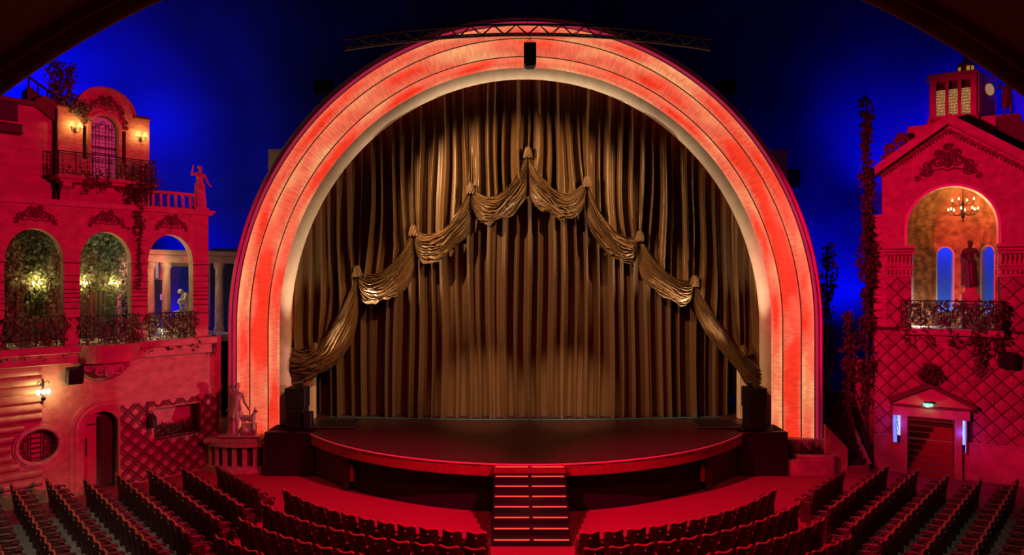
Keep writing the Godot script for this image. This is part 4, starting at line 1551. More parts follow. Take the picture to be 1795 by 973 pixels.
	part("housing", mb, M.black, t)
	mb = MB.new()
	mb.tube(PackedVector3Array([Vector3(0, 0.46, 0), Vector3(0, 0.52, -0.03), Vector3(-0.02, 0.56, -0.14)]), 0.012, 5)
	part("hook", mb, M.black, t)
	mb = MB.new()
	var cb := on(LF, 259, 715, -0.05)
	mb.tube(PackedVector3Array([Vector3(cb.x, 2.74, -0.05), Vector3(cb.x, 1.75, -0.05)]), 0.015, 5)
	solo("cable", mb, M.black, "thin black cable down the trellis wall beside the lantern", "cable", LF)
	# loudspeaker under the ledge and the bright wall lamp
	var sp := on(LF, 131, 672, 0.2)
	var s2 := speaker(Vector3.ZERO, Vector3(0.44, 0.5, 0.32), "black loudspeaker under the left ledge beside the carved corbel")
	s2.transform = at(LF, sp.x, sp.y, 0.15) * Transform3D(Basis(Vector3.RIGHT, 0.18), Vector3.ZERO)
	var lp := on(LF, 77, 690, 0.2)
	t = thing("lantern_lamp", "bright white wall lantern beside the log cladding", "lamp", at(LF, lp.x, lp.y, -0.1))
	mb = MB.new()
	mb.box(Vector3(0, 0.02, 0.02), Vector3(0.09, 0.75, 0.04), Basis(), 0.01)
	mb.tube(PackedVector3Array([Vector3(0, 0.3, 0.03), Vector3(0, 0.42, 0.14), Vector3(0, 0.36, 0.24), Vector3(0, 0.2, 0.24)]), 0.018, 6)
	mb.tube(PackedVector3Array([Vector3(0, -0.3, 0.03), Vector3(0, -0.28, 0.16), Vector3(0, -0.2, 0.24)]), 0.018, 6)
	for e in [-1.0, 1.0]:
		mb.tube(PackedVector3Array([Vector3(0, 0.26, 0.1), Vector3(e * 0.12, 0.38, 0.18), Vector3(e * 0.16, 0.28, 0.2)]), 0.012, 5)
	part("bracket", mb, M.dark_iron, t)
	for e in [-1.0, 0.0, 1.0]:
		mb = MB.new()
		mb.ball(Vector3(e * 0.13, 0.04, 0.24 + 0.02 * (1.0 - absf(e))), Vector3(0.055, 0.085, 0.055), 10, 8)
		part("bulb", mb, M.bulb_white, t)
	mb = MB.new()
	mb.lathe([[0.05, -0.22], [0.07, -0.14], [0.03, -0.1]], Vector3(0, 0, 0.24), 8)
	part("finial", mb, M.dark_iron, t)
	for e in [-1.0, 1.0]:
		lamp(Vector3(e * 0.13, 0.04, 0.24), Color(1.0, 0.66, 0.30).linear_to_srgb(), 0.6, 0.06, t)

func clip_line(c: float, fam: float, lo: Vector2, hi: Vector2) -> Array:
	# the pieces of the line y = fam * 1.0 * (x - 3.2) + c inside the trellis field and outside the display niche
	var out := []
	var start := Vector2.INF
	var last := Vector2.INF
	var n := 140
	for i in n + 1:
		var x := lerpf(lo.x, hi.x, float(i) / n)
		var y := fam * (x - 3.2) * 1.0 + c
		var inside := y > lo.y and y < hi.y and not (x > 4.2 and x < 5.84 and y > 1.34 and y < 2.51)
		if inside:
			if start == Vector2.INF:
				start = Vector2(x, y)
			last = Vector2(x, y)
		if (not inside or i == n) and start != Vector2.INF:
			if start.distance_to(last) > 0.08:
				out.append([start, last])
			start = Vector2.INF
	return out

# ---------------------------------------------------------------- statues
func figure_bones(h: float, arm_l: Array, arm_r: Array, legs: Array, lean: Vector3, robe: bool) -> Array:
	# a standing figure of height h made at 1.8 m; arms: [elbow, hand] from the shoulder, legs: [knee, ankle] for left and right
	var b := []
	var pelvis := Vector3(0, 0.95, 0)
	var chest := Vector3(0, 1.30, 0.01) + lean
	var neck := Vector3(0, 1.47, 0.0) + lean * 1.3
	var head := Vector3(0.01, 1.64, 0.02) + lean * 1.5
	b.append([pelvis + Vector3(-0.06, 0, 0), pelvis + Vector3(0.06, 0, 0), 0.125, 0.125])
	b.append([pelvis, chest, 0.12, 0.135])
	b.append([chest + Vector3(-0.09, 0.08, 0), chest + Vector3(0.09, 0.08, 0), 0.10, 0.10])
	b.append([chest + Vector3(-0.06, 0.0, 0.07), chest + Vector3(0.06, 0.0, 0.07), 0.075, 0.075])
	b.append([neck - Vector3(0, 0.08, 0), neck + Vector3(0, 0.05, 0), 0.06, 0.05])
	b.append([head - Vector3(0, 0.045, -0.02), head + Vector3(0, 0.04, 0), 0.075, 0.095])
	b.append([head + Vector3(0, 0.0, 0.09), head + Vector3(0, -0.03, 0.11), 0.012, 0.018])
	b.append([head + Vector3(0, 0.07, -0.07), head + Vector3(0, 0.05, -0.12), 0.07, 0.05])
	for s in [[-1.0, arm_l], [1.0, arm_r]]:
		var sh := chest + Vector3(s[0] * 0.19, 0.10, 0)
		b.append([sh, s[1][0] + lean, 0.058, 0.045])
		b.append([s[1][0] + lean, s[1][1] + lean, 0.045, 0.033])
		var d: Vector3 = (s[1][1] - s[1][0]).normalized()
		b.append([s[1][1] + lean, s[1][1] + lean + d * 0.10, 0.036, 0.026])
		b.append([s[1][1] + lean + d * 0.03, s[1][1] + lean + d * 0.06 + Vector3(0, 0.03, 0.045), 0.016, 0.013])
	for i in 2:
		var s := -1.0 if i == 0 else 1.0
		var k: Vector3 = legs[i][0]
		var a: Vector3 = legs[i][1]
		b.append([pelvis + Vector3(s * 0.09, -0.03, 0), k, 0.105, 0.066])
		b.append([k, a, 0.066, 0.040])
		b.append([a, Vector3(a.x + s * 0.03, 0.03, a.z + 0.13), 0.042, 0.030])
	if robe:
		b.append([Vector3(0, 0.10, 0), Vector3(0, 0.95, 0), 0.23, 0.15])
		b.append([Vector3(-0.12, 0.08, 0.0), Vector3(-0.05, 0.9, 0), 0.16, 0.13])
		b.append([Vector3(0.12, 0.08, 0.0), Vector3(0.05, 0.9, 0), 0.16, 0.13])
	var f := h / 1.8
	for q in b:
		q[0] *= f; q[1] *= f; q[2] *= f; q[3] *= f
	return b

func robe_fold(h: float) -> Callable:
	return func(p: Vector3) -> float:
		var y := p.y / h
		return 0.013 * sin(atan2(p.x, p.z) * 11.0 + y * 5.0) * clampf((0.62 - y) * 6.0, 0.0, 1.0)

func build_statues() -> void:
	# draped figure on the terrace corner
	var q := on(LF, 351, 374, -0.1)
	var t := thing("statue", "draped marble woman with raised arm on the terrace corner", "statue", at(LF, q.x, 9.42, -0.15))
	var mb := MB.new()
	mb.box(Vector3(0, 0.06, 0), Vector3(0.5, 0.12, 0.45), Basis(), 0.02)
	part("base", mb, M.stone, t)
	var b := figure_bones(1.55, [Vector3(-0.34, 1.36, 0.05), Vector3(-0.30, 1.66, 0.08)], [Vector3(0.30, 1.12, 0.02), Vector3(0.38, 0.95, 0.14)], [[Vector3(-0.1, 0.5, 0.04), Vector3(-0.1, 0.08, 0)], [Vector3(0.1, 0.5, 0.06), Vector3(0.12, 0.08, 0)]], Vector3(0.0, 0, 0), true)
	var o := part("figure", body(b, 0.03, 0.05, robe_fold(1.55)), M.stone, t)
	o.position.y = 0.12
	# the huntress and her deer on the plinth before the arch
	var root := P(414, 757, 23.65)
	var py := 1.33
	t = thing("statue", "pale marble huntress striding beside a small deer at the left arch foot", "statue", Transform3D(Basis(), Vector3(root.x, py, root.z)))
	b = figure_bones(1.9, [Vector3(-0.30, 1.50, -0.06), Vector3(-0.13, 1.62, -0.14)], [Vector3(0.28, 1.12, 0.06), Vector3(0.44, 0.92, 0.12)], [[Vector3(-0.16, 0.52, -0.02), Vector3(-0.32, 0.10, -0.16)], [Vector3(0.10, 0.52, 0.14), Vector3(0.08, 0.08, 0.06)]], Vector3(0.04, 0, 0.02), false)
	for k in 12:
		var a := TAU * k / 12.0
		b.append([Vector3(cos(a) * 0.07, 1.12, sin(a) * 0.05), Vector3(cos(a) * 0.25 - 0.02, 0.66 + 0.05 * sin(k * 2.2), sin(a) * 0.22), 0.07, 0.05])
	b.append([Vector3(-0.14, 1.62, -0.12), Vector3(-0.02, 1.25, -0.16), 0.045, 0.04])
	b.append([Vector3(-0.10, 1.22, 0.06), Vector3(0.16, 1.50, 0.06), 0.05, 0.05])
	b.append([Vector3(-0.16, 1.05, -0.04), Vector3(-0.42, 0.82, -0.12), 0.07, 0.03])
	o = part("figure", body(b, 0.03, 0.045), M.marble, t)
	var deer := []
	deer.append([Vector3(0.26, 0.62, 0.02), Vector3(0.60, 0.60, 0.02), 0.11, 0.12])
	deer.append([Vector3(0.60, 0.64, 0.02), Vector3(0.70, 0.86, 0.04), 0.075, 0.05])
	deer.append([Vector3(0.70, 0.88, 0.04), Vector3(0.80, 0.84, 0.08), 0.055, 0.028])
	deer.append([Vector3(0.68, 0.93, 0.02), Vector3(0.64, 1.02, -0.03), 0.022, 0.014])
	deer.append([Vector3(0.71, 0.93, 0.06), Vector3(0.72, 1.03, 0.08), 0.022, 0.014])
	for x in [0.26, 0.62]:
		for z in [-0.05, 0.08]:
			deer.append([Vector3(x, 0.56, z), Vector3(x + 0.02, 0.30, z), 0.05, 0.026])
			deer.append([Vector3(x + 0.02, 0.30, z), Vector3(x - 0.01 + (0.10 if x > 0.5 else 0.0), 0.02, z), 0.026, 0.02])
	part("deer", body(deer, 0.026, 0.03), M.marble, t)
	mb = MB.new()
	mb.box(Vector3(0.42, 0.20, -0.12), Vector3(0.5, 0.40, 0.22), Basis(), 0.03)
	mb.ball(Vector3(0.3, 0.15, 0.0), Vector3(0.2, 0.2, 0.16), 10, 7)
	part("rock_support", mb, M.marble, t)
	mb = MB.new()
	mb.box(Vector3(0.15, -0.03, 0.0), Vector3(1.5, 0.06, 0.45), Basis(), 0.015)
	part("base", mb, M.marble, t)
	# seated boy bent over his foot, behind the third arch
	q = on(LF, 320, 545, -1.6)
	t = thing("seated_statue", "small pale statue of a seated bent figure on a white block", "statue", at(LF, q.x, 4.86, -1.6))
	mb = MB.new()
	mb.box(Vector3(0, 0.44, 0), Vector3(0.50, 0.88, 0.45), Basis(), 0.02)
	part("pedestal", mb, M.marble, t)
	var s := 0.93
	b = [[Vector3(0.22, 0.28, -0.06), Vector3(0.22, 0.28, 0.06), 0.12, 0.12], [Vector3(0.22, 0.30, 0), Vector3(0.10, 0.62, 0), 0.12, 0.135], [Vector3(0.08, 0.66, -0.13), Vector3(0.08, 0.66, 0.13), 0.07, 0.07], [Vector3(0.04, 0.68, 0), Vector3(-0.03, 0.76, 0), 0.055, 0.055], [Vector3(-0.08, 0.80, 0.0), Vector3(-0.12, 0.75, 0), 0.095, 0.075],
		[Vector3(0.20, 0.28, 0.09), Vector3(-0.14, 0.40, 0.10), 0.095, 0.07], [Vector3(-0.14, 0.40, 0.10), Vector3(-0.08, 0.06, 0.10), 0.066, 0.042], [Vector3(-0.08, 0.05, 0.10), Vector3(-0.2, 0.02, 0.10), 0.04, 0.03],
		[Vector3(0.20, 0.30, -0.08), Vector3(-0.08, 0.34, -0.16), 0.09, 0.065], [Vector3(-0.08, 0.34, -0.16), Vector3(-0.14, 0.44, 0.06), 0.06, 0.04],
		[Vector3(0.08, 0.66, 0.16), Vector3(0.0, 0.46, 0.22), 0.05, 0.042], [Vector3(0.0, 0.46, 0.22), Vector3(-0.14, 0.47, 0.12), 0.04, 0.03], [Vector3(0.08, 0.66, -0.16), Vector3(0.0, 0.46, -0.2), 0.05, 0.042], [Vector3(0.0, 0.46, -0.2), Vector3(-0.14, 0.46, -0.02), 0.04, 0.03]]
	o = part("figure", body(b, 0.024, 0.035), M.marble, t)
	o.position = Vector3(0, 0.88, 0)
	o.scale = Vector3.ONE * s
	mb = MB.new()
	mb.ball(Vector3(0.16, 0.98, 0), Vector3(0.15, 0.13, 0.16), 10, 8)
	mb.box(Vector3(0.16, 0.93, 0), Vector3(0.22, 0.1, 0.26), Basis(), 0.03)
	part("rock_seat", mb, M.marble, t)
	# robed figure in the right loggia
	q = on(RF, 1700, 505, -0.75)
	t = thing("statue", "dark robed statue on a box pedestal under the chandelier", "statue", at(RF, q.x, 5.2, -0.75))
	mb = MB.new()
	mb.box(Vector3(0, 0.62, 0), Vector3(0.56, 1.24, 0.5), Basis(), 0.02)
	part("pedestal", mb, M.plaster_smooth, t)
	mb = MB.new()
	mb.box(Vector3(0, 1.36, 0), Vector3(0.36, 0.24, 0.34), Basis(), 0.02)
	part("plinth", mb, M.plaster_smooth, t)
	b = figure_bones(1.68, [Vector3(-0.26, 1.14, 0.05), Vector3(-0.12, 0.98, 0.18)], [Vector3(0.27, 1.16, 0.05), Vector3(0.20, 1.32, 0.14)], [[Vector3(-0.1, 0.5, 0.04), Vector3(-0.1, 0.08, 0)], [Vector3(0.1, 0.5, 0.06), Vector3(0.12, 0.08, 0)]], Vector3.ZERO, true)
	b.append([Vector3(-0.16, 0.2, -0.05), Vector3(-0.20, 1.1, -0.05), 0.07, 0.09])
	o = part("figure", body(b, 0.03, 0.05, robe_fold(1.68)), M.bronze, t)
	o.position.y = 1.47
	# figure on the right roof, dark against the blue
	q = on(RF, 1766, 205, -1.2)
	t = thing("roof_statue", "dark statue with lifted arms on a curved roof pedestal", "statue", at(RF, q.x, q.y, -1.2))
	mb = MB.new()
	mb.prism(PackedVector2Array([Vector2(-0.34, 0.0), Vector2(0.30, 0.0), Vector2(0.36, -0.25), Vector2(0.5, -0.5), Vector2(0.75, -0.68), Vector2(1.2, -0.75), Vector2(1.2, -1.6), Vector2(-0.34, -1.6)]), -0.35, 0.35)
	part("curved_pedestal", mb, M.vault_brown, t)
	b = figure_bones(1.35, [Vector3(-0.38, 1.44, 0.02), Vector3(-0.16, 1.72, 0.05)], [Vector3(0.36, 1.42, 0.02), Vector3(0.42, 1.16, 0.08)], [[Vector3(-0.11, 0.5, 0.06), Vector3(-0.12, 0.08, 0)], [Vector3(0.12, 0.5, 0.02), Vector3(0.16, 0.08, -0.02)]], Vector3(0, 0, 0), false)
	b.append([Vector3(-0.02, 0.9, 0), Vector3(-0.06, 0.45, 0.02), 0.14, 0.12])
	part("figure", body(b, 0.03, 0.045), M.bronze, t)

# ---------------------------------------------------------------- right facade: gabled house with loggia
func diamonds(parent: Node3D, region: PackedVector2Array, cut: Array, z: float, w: float, h: float, x0: float, y0: float) -> void:
	# diamond tiles with recessed joints inside a region and outside the cuts, each its own piece
	var ms := [M.tile, M.tile_warm, M.tile_deep]
	var full: ArrayMesh = null
	var rect := Rect2(region[0], Vector2.ZERO)
	for p in region:
		rect = rect.expand(p)
	for j in range(-1, int(rect.size.y / h * 2) + 3):
		for i in range(-1, int(rect.size.x / w) + 3):
			var c := Vector2(rect.position.x + x0 + i * w + (w / 2 if j % 2 else 0.0), rect.position.y + y0 + j * h / 2)
			var d := PackedVector2Array([c + Vector2(w * 0.462, 0), c + Vector2(0, h * 0.462), c - Vector2(w * 0.462, 0), c - Vector2(0, h * 0.462)])
			var pieces := Geometry2D.intersect_polygons(d, region)
			for k in cut:
				var nx: Array[PackedVector2Array] = []
				for pc in pieces:
					nx.append_array(Geometry2D.clip_polygons(pc, k))
				pieces = nx
			for pc in pieces:
				var area := 0.0
				for e in pc.size():
					area += pc[e].cross(pc[(e + 1) % pc.size()]) / 2.0
				if absf(area) < 0.006:
					continue
				var whole := absf(absf(area) - w * h * 0.462 * 0.462 * 2.0) < 0.001
				var mesh: ArrayMesh
				if whole and full:
					mesh = full
				else:
					var mb := MB.new()
					if whole:
						var bs := [Vector2(w * 0.462, 0), Vector2(0, h * 0.462), Vector2(-w * 0.462, 0), Vector2(0, -h * 0.462)]
						for e in 4:
							var a: Vector2 = bs[e]
							var b: Vector2 = bs[(e + 1) % 4]
							mb.quad(Vector3(a.x, a.y, 0), Vector3(b.x, b.y, 0), Vector3(b.x, b.y, 0.02) * Vector3(0.94, 0.94, 1), Vector3(a.x, a.y, 0.02) * Vector3(0.94, 0.94, 1), Vector3(a.x + b.x, a.y + b.y, 0.3))
							mb.tri(Vector3(a.x * 0.94, a.y * 0.94, 0.02), Vector3(b.x * 0.94, b.y * 0.94, 0.02), Vector3(0, 0, 0.05), Vector3(0, 0, 1))
						full = mb.done()
						mesh = full
					else:
						var sh := PackedVector2Array()
						for v in pc:
							sh.append(v - c)
						mb.prism(sh, 0.0, 0.028)
						mesh = mb.done()
				var o := part("tile", mesh, ms[(i * 7 + j * 5 + 70) % 3], parent)
				o.position = Vector3(c.x, c.y, z)

func build_right() -> void:
	var o := structure("wall_right", "red gabled facade with round-arched loggia on the right", "wall", RF)
	var EX := 4.6
	var ox := 2.24
	var mb := MB.new()
	wall(mb, 0.12, EX, 5.2, 10.75, -0.4, 0.0, [{"kind": "arch", "x": ox, "w": 2.80, "y0": 5.2, "ys": 8.75, "y1": 10.27}])
	part("front_wall", mb, M.plaster, o)
	mb = MB.new()
	mb.prism(PackedVector2Array([Vector2(0.0, 10.75), Vector2(4.3, 10.75), Vector2(4.3, 10.80), Vector2(2.12, 12.45), Vector2(0.0, 10.86)]), -0.4, 0.0)
	part("gable_wall", mb, M.plaster, o)
	mb = MB.new()
	for e in [[Vector2(-0.12, 10.72), Vector2(2.12, 12.36)], [Vector2(2.12, 12.36), Vector2(4.55, 10.62)]]:
		var a: Vector2 = e[0]
		var b: Vector2 = e[1]
		mb.prism(PackedVector2Array([a, b, b + Vector2(0, 0.34), a + Vector2(0, 0.34)]), -0.9, 0.30)
	part("roof_coping", mb, M.plaster_smooth, o)
	mb = MB.new()
	for e in [[Vector2(0.05, 10.72), Vector2(2.12, 12.20)], [Vector2(2.12, 12.20), Vector2(4.4, 10.60)]]:
		var a: Vector2 = e[0]
		var b: Vector2 = e[1]
		for k in 22:
			var p := a.lerp(b, (k + 0.5) / 22.0)
			curl(mb, p + Vector2(0, -0.02), 0.075, 1.2, PI / 2 + k, 1 if k % 2 else -1, 0.02, 0.016)
			mb.ball(Vector3(p.x, p.y - 0.13, 0.02), Vector3(0.025, 0.05, 0.025), 5, 4)
	part("frieze", mb, M.stucco_dark, o, "dark leafy frieze under the gable coping")
	# crest over the arch
	mb = stucco(Vector2(ox - 0.12, 10.98), 0.95, 0.02)
	for e in [-1.0, 1.0]:
		curl(mb, Vector2(ox - 0.12 + e * 0.62, 10.72), 0.18, 1.7, PI / 2, e, 0.02, 0.034)
		curl(mb, Vector2(ox - 0.12 + e * 0.28, 11.36), 0.16, 1.7, -PI / 2, -e, 0.02, 0.034)
		curl(mb, Vector2(ox - 0.12 + e * 0.88, 10.52), 0.11, 1.5, PI / 2, -e, 0.02, 0.02)
	curl(mb, Vector2(ox - 0.12, 11.56), 0.15, 1.7, 0, 1, 0.02, 0.034)
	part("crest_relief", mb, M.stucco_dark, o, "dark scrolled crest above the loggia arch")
	# arch lining and archivolt
	mb = MB.new()
	arch_band(mb, Vector2(ox, 8.75), 2.66, 1.45, 0.09, -0.42, 0.02, 8.1, 30)
	part("archivolt", mb, M.cream, o)
	# capitals
	for c in [[0.22, 1.06], [3.58, EX]]:
		mb = MB.new()
		var cx: float = (c[0] + c[1]) / 2
		var w: float = c[1] - c[0]
		for r in [[8.08, 0.11, 0.30], [7.96, 0.08, 0.20], [7.85, 0.08, 0.24], [7.42, 0.07, 0.18], [7.31, 0.08, 0.11], [7.06, 0.08, 0.15]]:
			mb.box(Vector3(cx, r[0], -0.18 + r[2] / 2), Vector3(w + r[2] * 0.7, r[1], 0.44 + r[2]), Basis(), 0.02)
		mb.box(Vector3(cx, 7.55, -0.18), Vector3(w, 1.0, 0.44))
		var k := int(w / 0.12)
		for i in k:
			var x: float = c[0] + w * (i + 0.5) / k
			mb.ball(Vector3(x, 7.68, 0.07), Vector3(0.048, 0.13, 0.10), 6, 5)
			mb.ball(Vector3(x, 7.52, 0.05), Vector3(0.05, 0.07, 0.05), 6, 5)
			mb.box(Vector3(x, 7.18, 0.07), Vector3(0.07, 0.13, 0.12), Basis(), 0.01)
		part("capital", mb, M.plaster_smooth, o, "carved capital beside the loggia arch")
		mb = MB.new()
		mb.box(Vector3(cx, 6.1, -0.16), Vector3(w - 0.06, 1.9, 0.40))
		part("pier", mb, M.joint, o)
		diamonds(o, PackedVector2Array([Vector2(c[0] + 0.03, 5.2), Vector2(c[1] - 0.03, 5.2), Vector2(c[1] - 0.03, 7.02), Vector2(c[0] + 0.03, 7.02)]), [], 0.04, 0.52, 0.56, 0.1, 0.1)
	# left return of the house, banded
	mb = MB.new()
	mb.box(Vector3(0.0, 4.6, -2.0), Vector3(0.3, 9.2, 3.6))
	part("return_wall", mb, M.plaster_smooth, o)
	mb = MB.new()
	for k in 12:
		mb.box(Vector3(0.0, 8.6 - k * 0.28, -1.9), Vector3(0.34, 0.03, 3.5))
	part("return_grooves", mb, M.joint, o)
	mb = MB.new()
	mb.box(Vector3(-0.1, 9.25, -1.9), Vector3(0.7, 0.12, 3.7), Basis(), 0.02)
	part("return_eave", mb, M.plaster_smooth, o)
	# plain wing that carries the house on to the right, out of the photograph
	mb = MB.new()
	mb.box(Vector3(7.3, 4.6, -0.7), Vector3(5.0, 9.2, 0.5))
	part("wing_wall", mb, M.plaster, o)
	# --- the apse behind the arch: seven walls with round-headed windows under a half dome
	var ap := structure("wall_apse", "painted golden apse with tall round-headed blue windows", "wall", at(RF, ox, 0, -0.40))
	var pts := []
	for k in 8:
		var a := PI - PI * k / 7.0
		pts.append(Vector3(cos(a) * 1.62, 0, -sin(a) * 1.62))
	for k in 7:
		var a: Vector3 = pts[k]
		var b: Vector3 = pts[k + 1]
		var l := a.distance_to(b)
		var u := (b - a) / l
		mb = MB.new()
		mb.xf = Transform3D(Basis(u, Vector3.UP, u.cross(Vector3.UP)), a)
		if k in [1, 3, 5]:
			wall(mb, 0, l, 5.2, 8.85, -0.12, 0.0, [{"kind": "arch", "x": l / 2, "w": 0.50, "y0": 5.7, "ys": 7.85, "y1": 8.13}])
		else:
			mb.box(Vector3(l / 2, 7.03, -0.06), Vector3(l, 3.65, 0.12))
		part("painted_wall", mb, M.mural, ap)
		if k in [1, 3, 5]:
			mb = MB.new()
			mb.xf = Transform3D(Basis(u, Vector3.UP, u.cross(Vector3.UP)), a)
			arch_band(mb, Vector2(l / 2, 7.85), 0.49, 0.28, 0.05, -0.14, 0.015, 5.7, 14)
			part("window_trim", mb, M.cream, ap)
	mb = MB.new()
	mb.grid(30, 12, func(a: float, b: float) -> Vector3:
		var w := a * PI
		return Vector3(-cos(w) * cos(b * PI / 2) * 1.62, 8.83 + sin(b * PI / 2) * 1.75, -sin(w) * cos(b * PI / 2) * 1.62))
	part("half_dome", mb, M.mural, ap, "cloud-painted half dome")
	mb = MB.new()
	mb.box(Vector3(0, 5.1, -0.7), Vector3(3.5, 0.2, 2.2))
	part("apse_floor", mb, M.stone, ap)
	# painted sky outside the windows, lit by unseen lamps at its foot and top
	var sky := structure("wall_sky", "pale blue lit backdrop outside the apse windows", "wall", at(RF, ox, 0, -0.40))
	mb = MB.new()
	mb.grid(24, 1, func(a: float, b: float) -> Vector3:
		var w := a * PI
		return Vector3(-cos(w) * 2.6, lerpf(4.9, 9.0, b), -sin(w) * 2.6))
	mb.grid(24, 1, func(a: float, b: float) -> Vector3:
		var w := a * PI
		return Vector3(-cos(w) * lerpf(1.6, 2.6, b), 9.0, -sin(w) * lerpf(1.6, 2.6, b)))
	mb.grid(24, 1, func(a: float, b: float) -> Vector3:
		var w := a * PI
		return Vector3(-cos(w) * lerpf(1.6, 2.6, b), 4.95, -sin(w) * lerpf(1.6, 2.6, b)))
	part("backdrop", mb, M.sky_blue_paint, sky)
	for k in 3:
		var a := PI - PI * (2 * k + 1.5) / 7.0
		lamp(Vector3(cos(a) * 2.25, 5.35, -sin(a) * 2.25), Color(0.12, 0.40, 1.0).linear_to_srgb(), 0.42, 0.06, sky)
		lamp(Vector3(cos(a) * 2.1, 8.6, -sin(a) * 2.1), Color(0.02, 0.03, 1.0).linear_to_srgb(), 0.9, 0.06, sky)
	# unseen cream lamp that lights the left jamb
	lamp(RF * Vector3(1.35, 5.4, -0.75), Color(1.0, 0.93, 0.82).linear_to_srgb(), 1.0, 0.05)
	# --- chandelier
	var c := on(RF, 1688, 366, -0.8)
	var t := thing("chandelier", "iron chandelier with two tiers of glowing candle bulbs in the right loggia", "chandelier", at(RF, c.x, c.y, -0.8))
	mb = MB.new()
	mb.lathe([[0.0, -0.48], [0.03, -0.44], [0.015, -0.38], [0.05, -0.30], [0.06, -0.24], [0.025, -0.16], [0.04, -0.05], [0.03, 0.1], [0.05, 0.2], [0.02, 0.3], [0.012, 0.5], [0.0, 0.5]], Vector3.ZERO, 10)
	part("stem", mb, M.dark_iron, t)
	mb = MB.new()
	mb.tube(PackedVector3Array([Vector3(0, 0.48, 0), Vector3(0, 1.15, 0)]), 0.012, 5)
	part("chain", mb, M.dark_iron, t)
	for tier in [[8, 0.44, -0.12], [4, 0.34, 0.22]]:
		for k in tier[0]:
			var a: float = TAU * (k + 0.3) / tier[0]
			var d := Vector3(cos(a), 0, sin(a))
			var y: float = tier[2]
			var r: float = tier[1]
			mb = MB.new()
			mb.tube(PackedVector3Array([Vector3(0, y - 0.02, 0), d * r * 0.4 + Vector3(0, y - 0.12, 0), d * r * 0.8 + Vector3(0, y - 0.10, 0), d * r + Vector3(0, y, 0), d * r + Vector3(0, y + 0.06, 0)]), 0.012, 5)
			mb.lathe([[0.0, 0.0], [0.045, 0.01], [0.02, 0.03]], d * r + Vector3(0, y + 0.03, 0), 8)
			var arm := part("arm", mb, M.dark_iron, t)
			mb = MB.new()
			mb.lathe([[0.0, 0.06], [0.026, 0.08], [0.03, 0.11], [0.018, 0.15], [0.0, 0.18]], d * r + Vector3(0, y, 0), 8)
			part("flame_bulb", mb, M.bulb_warm, arm)
			if k % 2 == 0:
				lamp(d * r + Vector3(0, y + 0.115, 0), Color(1.0, 0.55, 0.22).linear_to_srgb(), 0.20, 0.03, t)
	# --- balcony of the loggia
	var w0 := on(RF, 1580, 560, 0.35).x
	var w1 := on(RF, 1758, 560, 0.35).x
	t = thing("loggia_balcony", "curved red balcony slab with ribbed corbel below the right loggia", "balcony", at(RF, (w0 + w1) / 2, 5.2, 0))
	var hw := (w1 - w0) / 2
	mb = MB.new()
	mb.box(Vector3(0, -0.10, 0.16), Vector3(hw * 2 + 0.06, 0.22, 0.62), Basis(), 0.03)
	part("slab", mb, M.plaster_smooth, t)
	mb = MB.new()
	for k in 6:
		var f := 1.0 - k * 0.14
		mb.xf = Transform3D(Basis(), Vector3(0.05, -0.25 - k * 0.075, 0))
		var bow := arc2(Vector2.ZERO, hw * 0.62 * f, 0.42 * f, 0, PI, 16)
		mb.slab(bow, -0.06, 0.0)
	part("ribbed_corbel", mb, M.plaster_smooth, t)
	t = thing("balcony_railing", "ivy-grown iron railing of the right loggia balcony", "railing", at(RF, (w0 + w1) / 2, 5.21, 0))
	railing(t, [Vector3(-hw, 0, 0.05), Vector3(-hw, 0, 0.42), Vector3(hw, 0, 0.42), Vector3(hw, 0, 0.05)], 0.98, 2, 0.14)
	# --- roof lantern
	var ro := structure("wall_turret", "red roof turret with three lit grille windows above the right gable", "wall", RF)
	var z := -1.0
	var l := on(RF, 1630, 170, z)
	var r2 := on(RF, 1712, 170, z)
	var ty := on(RF, 1670, 132, z).y
	var by := on(RF, 1670, 207, z).y
	var tw := r2.x - l.x
	var hs := []
	for k in 3:
		hs.append({"kind": "rect", "x": l.x + tw * (0.24 + 0.27 * k), "w": tw * 0.20, "y0": by + 0.12, "y1": ty - 0.18})
	mb = MB.new()
	wall(mb, l.x, r2.x, by - 0.1, ty, z - 0.25, z, hs)
	part("front", mb, M.plaster_smooth, ro)
	mb = MB.new()
	mb.box(Vector3((l.x + r2.x) / 2, ty + 0.04, z - 0.35), Vector3(tw + 0.14, 0.1, 1.0), Basis(), 0.03)
	part("roof_slab", mb, M.plaster_smooth, ro)
	mb = MB.new()
	mb.box(Vector3((l.x + r2.x) / 2, by - 0.5, z - 0.4), Vector3(tw + 0.1, 1.1, 0.8))
	part("base_block", mb, M.plaster, ro)
	mb = MB.new()
	mb.box(Vector3(l.x - 0.32, by - 0.62, z - 0.2), Vector3(0.75, 0.9, 0.6), Basis(), 0.02)
	part("side_block", mb, M.plaster, ro)
	var r3 := on(RF, 1750, 170, z - 0.5).x
	mb = MB.new()
	var turn := Basis(Vector3.UP, deg_to_rad(58.0))
	mb.box(Vector3(r2.x + 0.30, (by + ty) / 2 - 0.05, z - 0.72), Vector3(1.3, ty - by + 0.2, 0.3), turn, 0.02)
	mb.box(Vector3((r2.x + r3) / 2 + 0.2, by - 0.5, z - 0.6), Vector3(r3 - r2.x + 0.6, 1.0, 0.8))
	part("side_wall", mb, M.plaster, ro)
